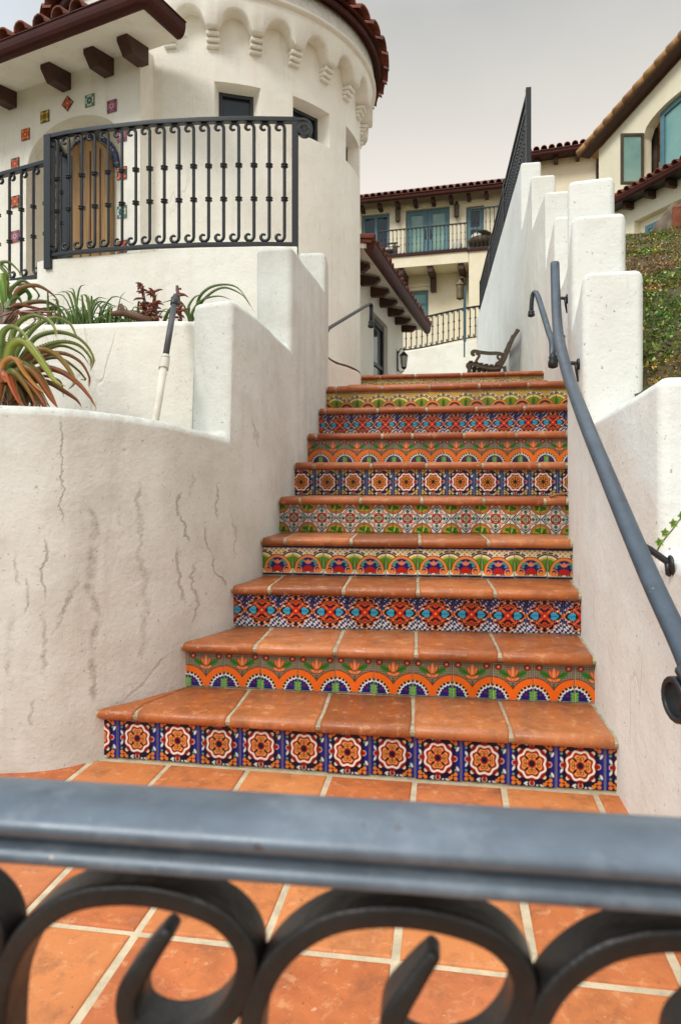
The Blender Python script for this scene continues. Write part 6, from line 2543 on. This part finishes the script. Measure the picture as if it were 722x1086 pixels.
stalk(160, 342, 150, 301, 3.45, 70, 1, 'taller reddish brown leafy stalk left of the grey pole')
stalk(166, 342, 163, 308, 3.42, 60, 5, 'bushy rust red stalk just left of the grey pole tip')
stalk(192, 342, 188, 303, 3.40, 45, 6, 'thin red stalk with a curled top right behind the grey pole')
b = MB()
lp0, lp1 = at(118, 333, 3.36), at(160, 341, 3.36)
b.tube([lp0, lp0.lerp(lp1, .3) + Vector((0, 0, .02)), lp0.lerp(lp1, .7) + Vector((0, 0, .01)), lp1], .018, 8, scales=[.6, 1, 1.1, .8])
b.tube([lp0.lerp(lp1, .4), lp0.lerp(lp1, .4) + Vector((-.03, -.01, .06))], .012, 6)
tag(b.build('dead_branch', 'cable_brown'), 'short dead brown branch with pale cut end lying among the spiky plants', 'branch')

# sprig creeping over the right wall
b = MB(); cols = []
sp_ = [at(695, 592, 1.70), at(697, 583, 1.70), at(704, 572, 1.705), at(713, 561, 1.71), at(722, 549, 1.715), at(733, 540, 1.74)]
b.tube([Vector(p) for p in catmull(sp_, 4)], .0022, 5); cols += [np.array(hexc('#7c6a44'))] * len(b.v)
for (px, py) in ((698, 575), (704, 565), (713, 555), (722, 547), (729, 541)):
    c = at(px, py, 1.69)
    for k in range(5):
        a = k * 2 * math.pi / 5 + px
        d = Vector((math.cos(a), -.35, math.sin(a))).normalized()
        leaf(b, cols, [c, c + d * .006, c + d * .0135], .011, '#3f6a1c', '#8fae3c', teeth=False, sub=3, up=(0, -1, .2))
b.c = np.array(cols)
tag(b.build('vine_sprig', 'leafy', recalc=False), 'small green vine sprig creeping over the low right wall beside the handrail', 'plant')

# ================================================================== HILLSIDE to the right
wy = [0, 1.8, 2.8, 3.6, 5.2, 6.0, 6.8, 8.1, 9, 16.2, 40]
wz = [.4, .95, 1.72, 2.3, 2.75, 3.2, 3.8, 4.55, 4.6, 4.6, 4.6]


def hill_z(x, y):
    dx = max(0, x - wall_x(y) - .2)
    z = min(np.interp(y, wy, wz) - .30 + .32 * dx, 0.96 + .343 * max(y, 1.2) + .20 * (min(dx, 6) - 1.2))
    return float(z + .16 * mnoise.noise(Vector((x * 1.3, y * 1.3, 3))) * min(1, dx * 1.5) + .03 * mnoise.noise(Vector((x * 5, y * 5, 1))))


b = MB()
ys = np.concatenate([np.linspace(.4, 8, 70), np.linspace(8.3, 30, 40)])
us = np.concatenate([np.linspace(0, 1, 26) ** 1.6 * 4, np.linspace(4.6, 40, 24)])
for y in ys:
    for u in us:
        x = wall_x(y) + .2 + u
        b.v.append((x, y, hill_z(x, y)))
nu = len(us)
for j in range(len(ys) - 1):
    for i in range(nu - 1):
        a = j * nu + i
        b.f.append((a, a + 1, a + nu + 1, a + nu)); b.mi.append(0); b.sm.append(True)
tag(b.build('hillside', 'earth'), 'brown earth slope right of the stepped wall', 'slope', None, 'structure')
# ground cover
b = MB(); cols = []
rl = random.Random(9)
pal_g = [hexc(c) for c in ('#6f9040', '#587c34', '#88a04a', '#9caa58', '#4c6e34')]
pal_b = [hexc(c) for c in ('#86704a', '#a88c5c', '#6e583a', '#96664a', '#b89c70')]
pal_y = [hexc(c) for c in ('#c8b040', '#cc9c3c', '#b4b450')]
cnt = 0
V_, F_ = [], []
while cnt < 52000:
    y = .7 + 12.8 * rl.random() ** 1.5
    x = wall_x(y) + (.265 if y > 2.3 else .40) + (rl.random() ** 1.3) * (.55 * y + .2)
    z = hill_z(x, y)
    g = mnoise.noise(Vector((x * 2.3, y * 2.3, 7))) + .25 * mnoise.noise(Vector((x * 9, y * 9, 2)))
    g += .14 if y < 3.2 else (-.13 if y < 6.5 else .0)
    if rl.random() < .16:
        g -= .4
    if g > .08:
        pal = pal_g; s = .022
    elif g > .0:
        pal = pal_y if rl.random() < .55 else pal_g; s = .024
    else:
        pal = pal_b; s = .018
    s *= rl.uniform(.3, .85) * (1 + .10 * (y - 2))
    c = np.array(rl.choice(pal)) * rl.uniform(.75, 1.45)
    for k in range(3):
        a = rl.uniform(0, 2 * math.pi); el = rl.uniform(.15, 1.25)
        d = Vector((math.cos(a) * math.cos(el), math.sin(a) * math.cos(el), math.sin(el)))
        sd = d.cross(Vector((0.3, .2, 1))).normalized() * (s * .38)
        p = Vector((x + rl.gauss(0, s), y + rl.gauss(0, s), z + .004 + rl.random() * s * .8))
        k0 = len(V_)
        V_ += [tuple(p - sd * .3), tuple(p + d * s * .55 + sd), tuple(p + d * s * 1.15), tuple(p + d * s * .55 - sd)]
        F_.append((k0, k0 + 1, k0 + 2, k0 + 3))
        cols += [c * .8, c, c * 1.05, c]
    cnt += 1
b.add(V_, F_)
b.c = np.clip(np.array(cols), 0, 1)
tag(b.build('ground_cover', 'groundcover', recalc=False), 'low green and brown ground cover over the right slope', 'ground cover', None, 'stuff')
# a dry leaf caught at the end of the fifth nosing
b = MB(); cols = []
q0 = stair_pt(4, px_u(4, 592), -.01)
leaf(b, cols, [(q0.x - .05, q0.y - .01, ZT[4] + .004), (q0.x - .01, q0.y, ZT[4] + .016), (q0.x + .04, q0.y + .01, ZT[4] + .022), (q0.x + .075, q0.y + .02, ZT[4] + .045)], .022, '#8a5a34', '#b08050', teeth=False)
b.c = np.array(cols)
tag(b.build('dry_leaf', 'leafy', recalc=False), 'curled dry brown leaf lying at the right end of a step nosing', 'leaf')
# concrete and brick edging below the gable house
b = MB()
GP.prism(b, [GP.hit(683, 252, 5.5), GP.hit(712, 214, 5.5), GP.hit(712, 262, 5.5), GP.hit(683, 262, 5.5)], 5.5, 5.1)
tag(b.build('retaining_wall', 'concrete', bevel=.03), 'weathered grey concrete wedge on top of the green slope below the teal window', 'wall')
b = MB()
GP.prism(b, [GP.hit(711.5, 218, 5.53), GP.hit(760, 214, 5.53), GP.hit(760, 262, 5.53), GP.hit(711.5, 262, 5.53)], 5.53, 5.0)
tag(b.build('brick_wall', 'brick_red', bevel=.03), 'red brick corner at the right end of the concrete wedge', 'wall')
b = MB()
GP.prism(b, [GP.hit(645, 248, 5.6), GP.hit(684, 247, 5.6), GP.hit(684, 254.5, 5.6), GP.hit(645, 255, 5.6)], 5.6, 5.2)
tag(b.build('timber_sleeper', 'cable_brown', bevel=.03), 'long brown timber edging lying along the top of the green slope', 'timber')

# ================================================================== LIGHT, SKY, CAMERA
sun_dir = Vector((-.48, -.62, .80)).normalized()      # towards the sun
sd_ = bpy.data.lights.new('sun', 'SUN')
sd_.energy = 1.5
sd_.angle = R(18)
sd_.color = (1.0, .97, .92)
so = bpy.data.objects.new('sun', sd_)
so.rotation_euler = (-sun_dir).to_track_quat('-Z', 'Y').to_euler()
COL.objects.link(so)

w = bpy.data.worlds.new('World')
SC.world = w
w.use_nodes = True
nt = w.node_tree
nt.nodes.clear()
out = nt.nodes.new('ShaderNodeOutputWorld')
sky = nt.nodes.new('ShaderNodeTexSky')
sky.sky_type = 'NISHITA'
sky.sun_disc = False
sky.sun_elevation = math.asin(sun_dir.z)
sky.sun_rotation = math.atan2(sun_dir.x, sun_dir.y)
bg1 = nt.nodes.new('ShaderNodeBackground')
bg1.inputs[1].default_value = 0.10
nt.links.new(sky.outputs[0], bg1.inputs[0])
tc = nt.nodes.new('ShaderNodeTexCoord')
sep = nt.nodes.new('ShaderNodeSeparateXYZ')
nt.links.new(tc.outputs['Generated'], sep.inputs[0])
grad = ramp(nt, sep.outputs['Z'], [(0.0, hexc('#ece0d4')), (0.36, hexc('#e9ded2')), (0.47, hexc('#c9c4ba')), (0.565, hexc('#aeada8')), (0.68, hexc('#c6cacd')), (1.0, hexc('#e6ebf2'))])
cl = noise(nt, tc.outputs['Generated'], 2.2, 5, .55)
col = mixcol(nt, ramp(nt, cl, [(0.38, 0.0), (0.72, 0.30)]), grad, hexc('#e4dfd8'))
# break in the overcast towards the left: paler, bluer
lf = ramp(nt, math_n(nt, 'ADD', sep.outputs['X'], math_n(nt, 'MULTIPLY', cl, .12)), [(-1.0 + 1.0, 1), (0.0, 1)])
mr = nt.nodes.new('ShaderNodeMapRange')
mr.inputs[1].default_value = -.18; mr.inputs[2].default_value = -.50; mr.inputs[3].default_value = 0; mr.inputs[4].default_value = 1
mr.interpolation_type = 'SMOOTHSTEP'
nt.links.new(sep.outputs['X'], mr.inputs[0])
col = mixcol(nt, math_n(nt, 'MULTIPLY', mr.outputs[0], .9), col, hexc('#cfdbe4'))
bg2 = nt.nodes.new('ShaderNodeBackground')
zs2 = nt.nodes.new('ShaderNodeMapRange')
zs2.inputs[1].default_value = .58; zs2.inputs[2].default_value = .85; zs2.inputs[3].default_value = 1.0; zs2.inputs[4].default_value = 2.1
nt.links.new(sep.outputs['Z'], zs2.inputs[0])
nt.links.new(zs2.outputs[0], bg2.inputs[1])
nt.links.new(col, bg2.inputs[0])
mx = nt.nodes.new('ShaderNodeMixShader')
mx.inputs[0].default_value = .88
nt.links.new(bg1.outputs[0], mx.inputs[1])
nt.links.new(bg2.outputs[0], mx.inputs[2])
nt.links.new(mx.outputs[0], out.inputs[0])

cd_ = bpy.data.cameras.new('camera')
cam = bpy.data.objects.new('camera', cd_)
COL.objects.link(cam)
cam.location = (0, 0, EYE)
cam.rotation_euler = (math.pi / 2, 0, 0)
cd_.sensor_fit = 'VERTICAL'
cd_.sensor_height = 36
cd_.sensor_width = 24
cd_.lens = 36 * F / 1086
cd_.shift_y = -(543 - HY) / 1086
cd_.clip_start = .02
cd_.clip_end = 3000
cd_.dof.use_dof = True
cd_.dof.focus_distance = 3.2
cd_.dof.aperture_fstop = 7.5
SC.camera = cam

SC.view_settings.view_transform = 'Standard'
SC.view_settings.look = 'None'
SC.view_settings.exposure = 0.43
SC.view_settings.gamma = 1
SC.render.film_transparent = False
SC.cycles.max_bounces = 6
SC.cycles.diffuse_bounces = 4
SC.cycles.glossy_bounces = 3
SC.cycles.use_denoising = True
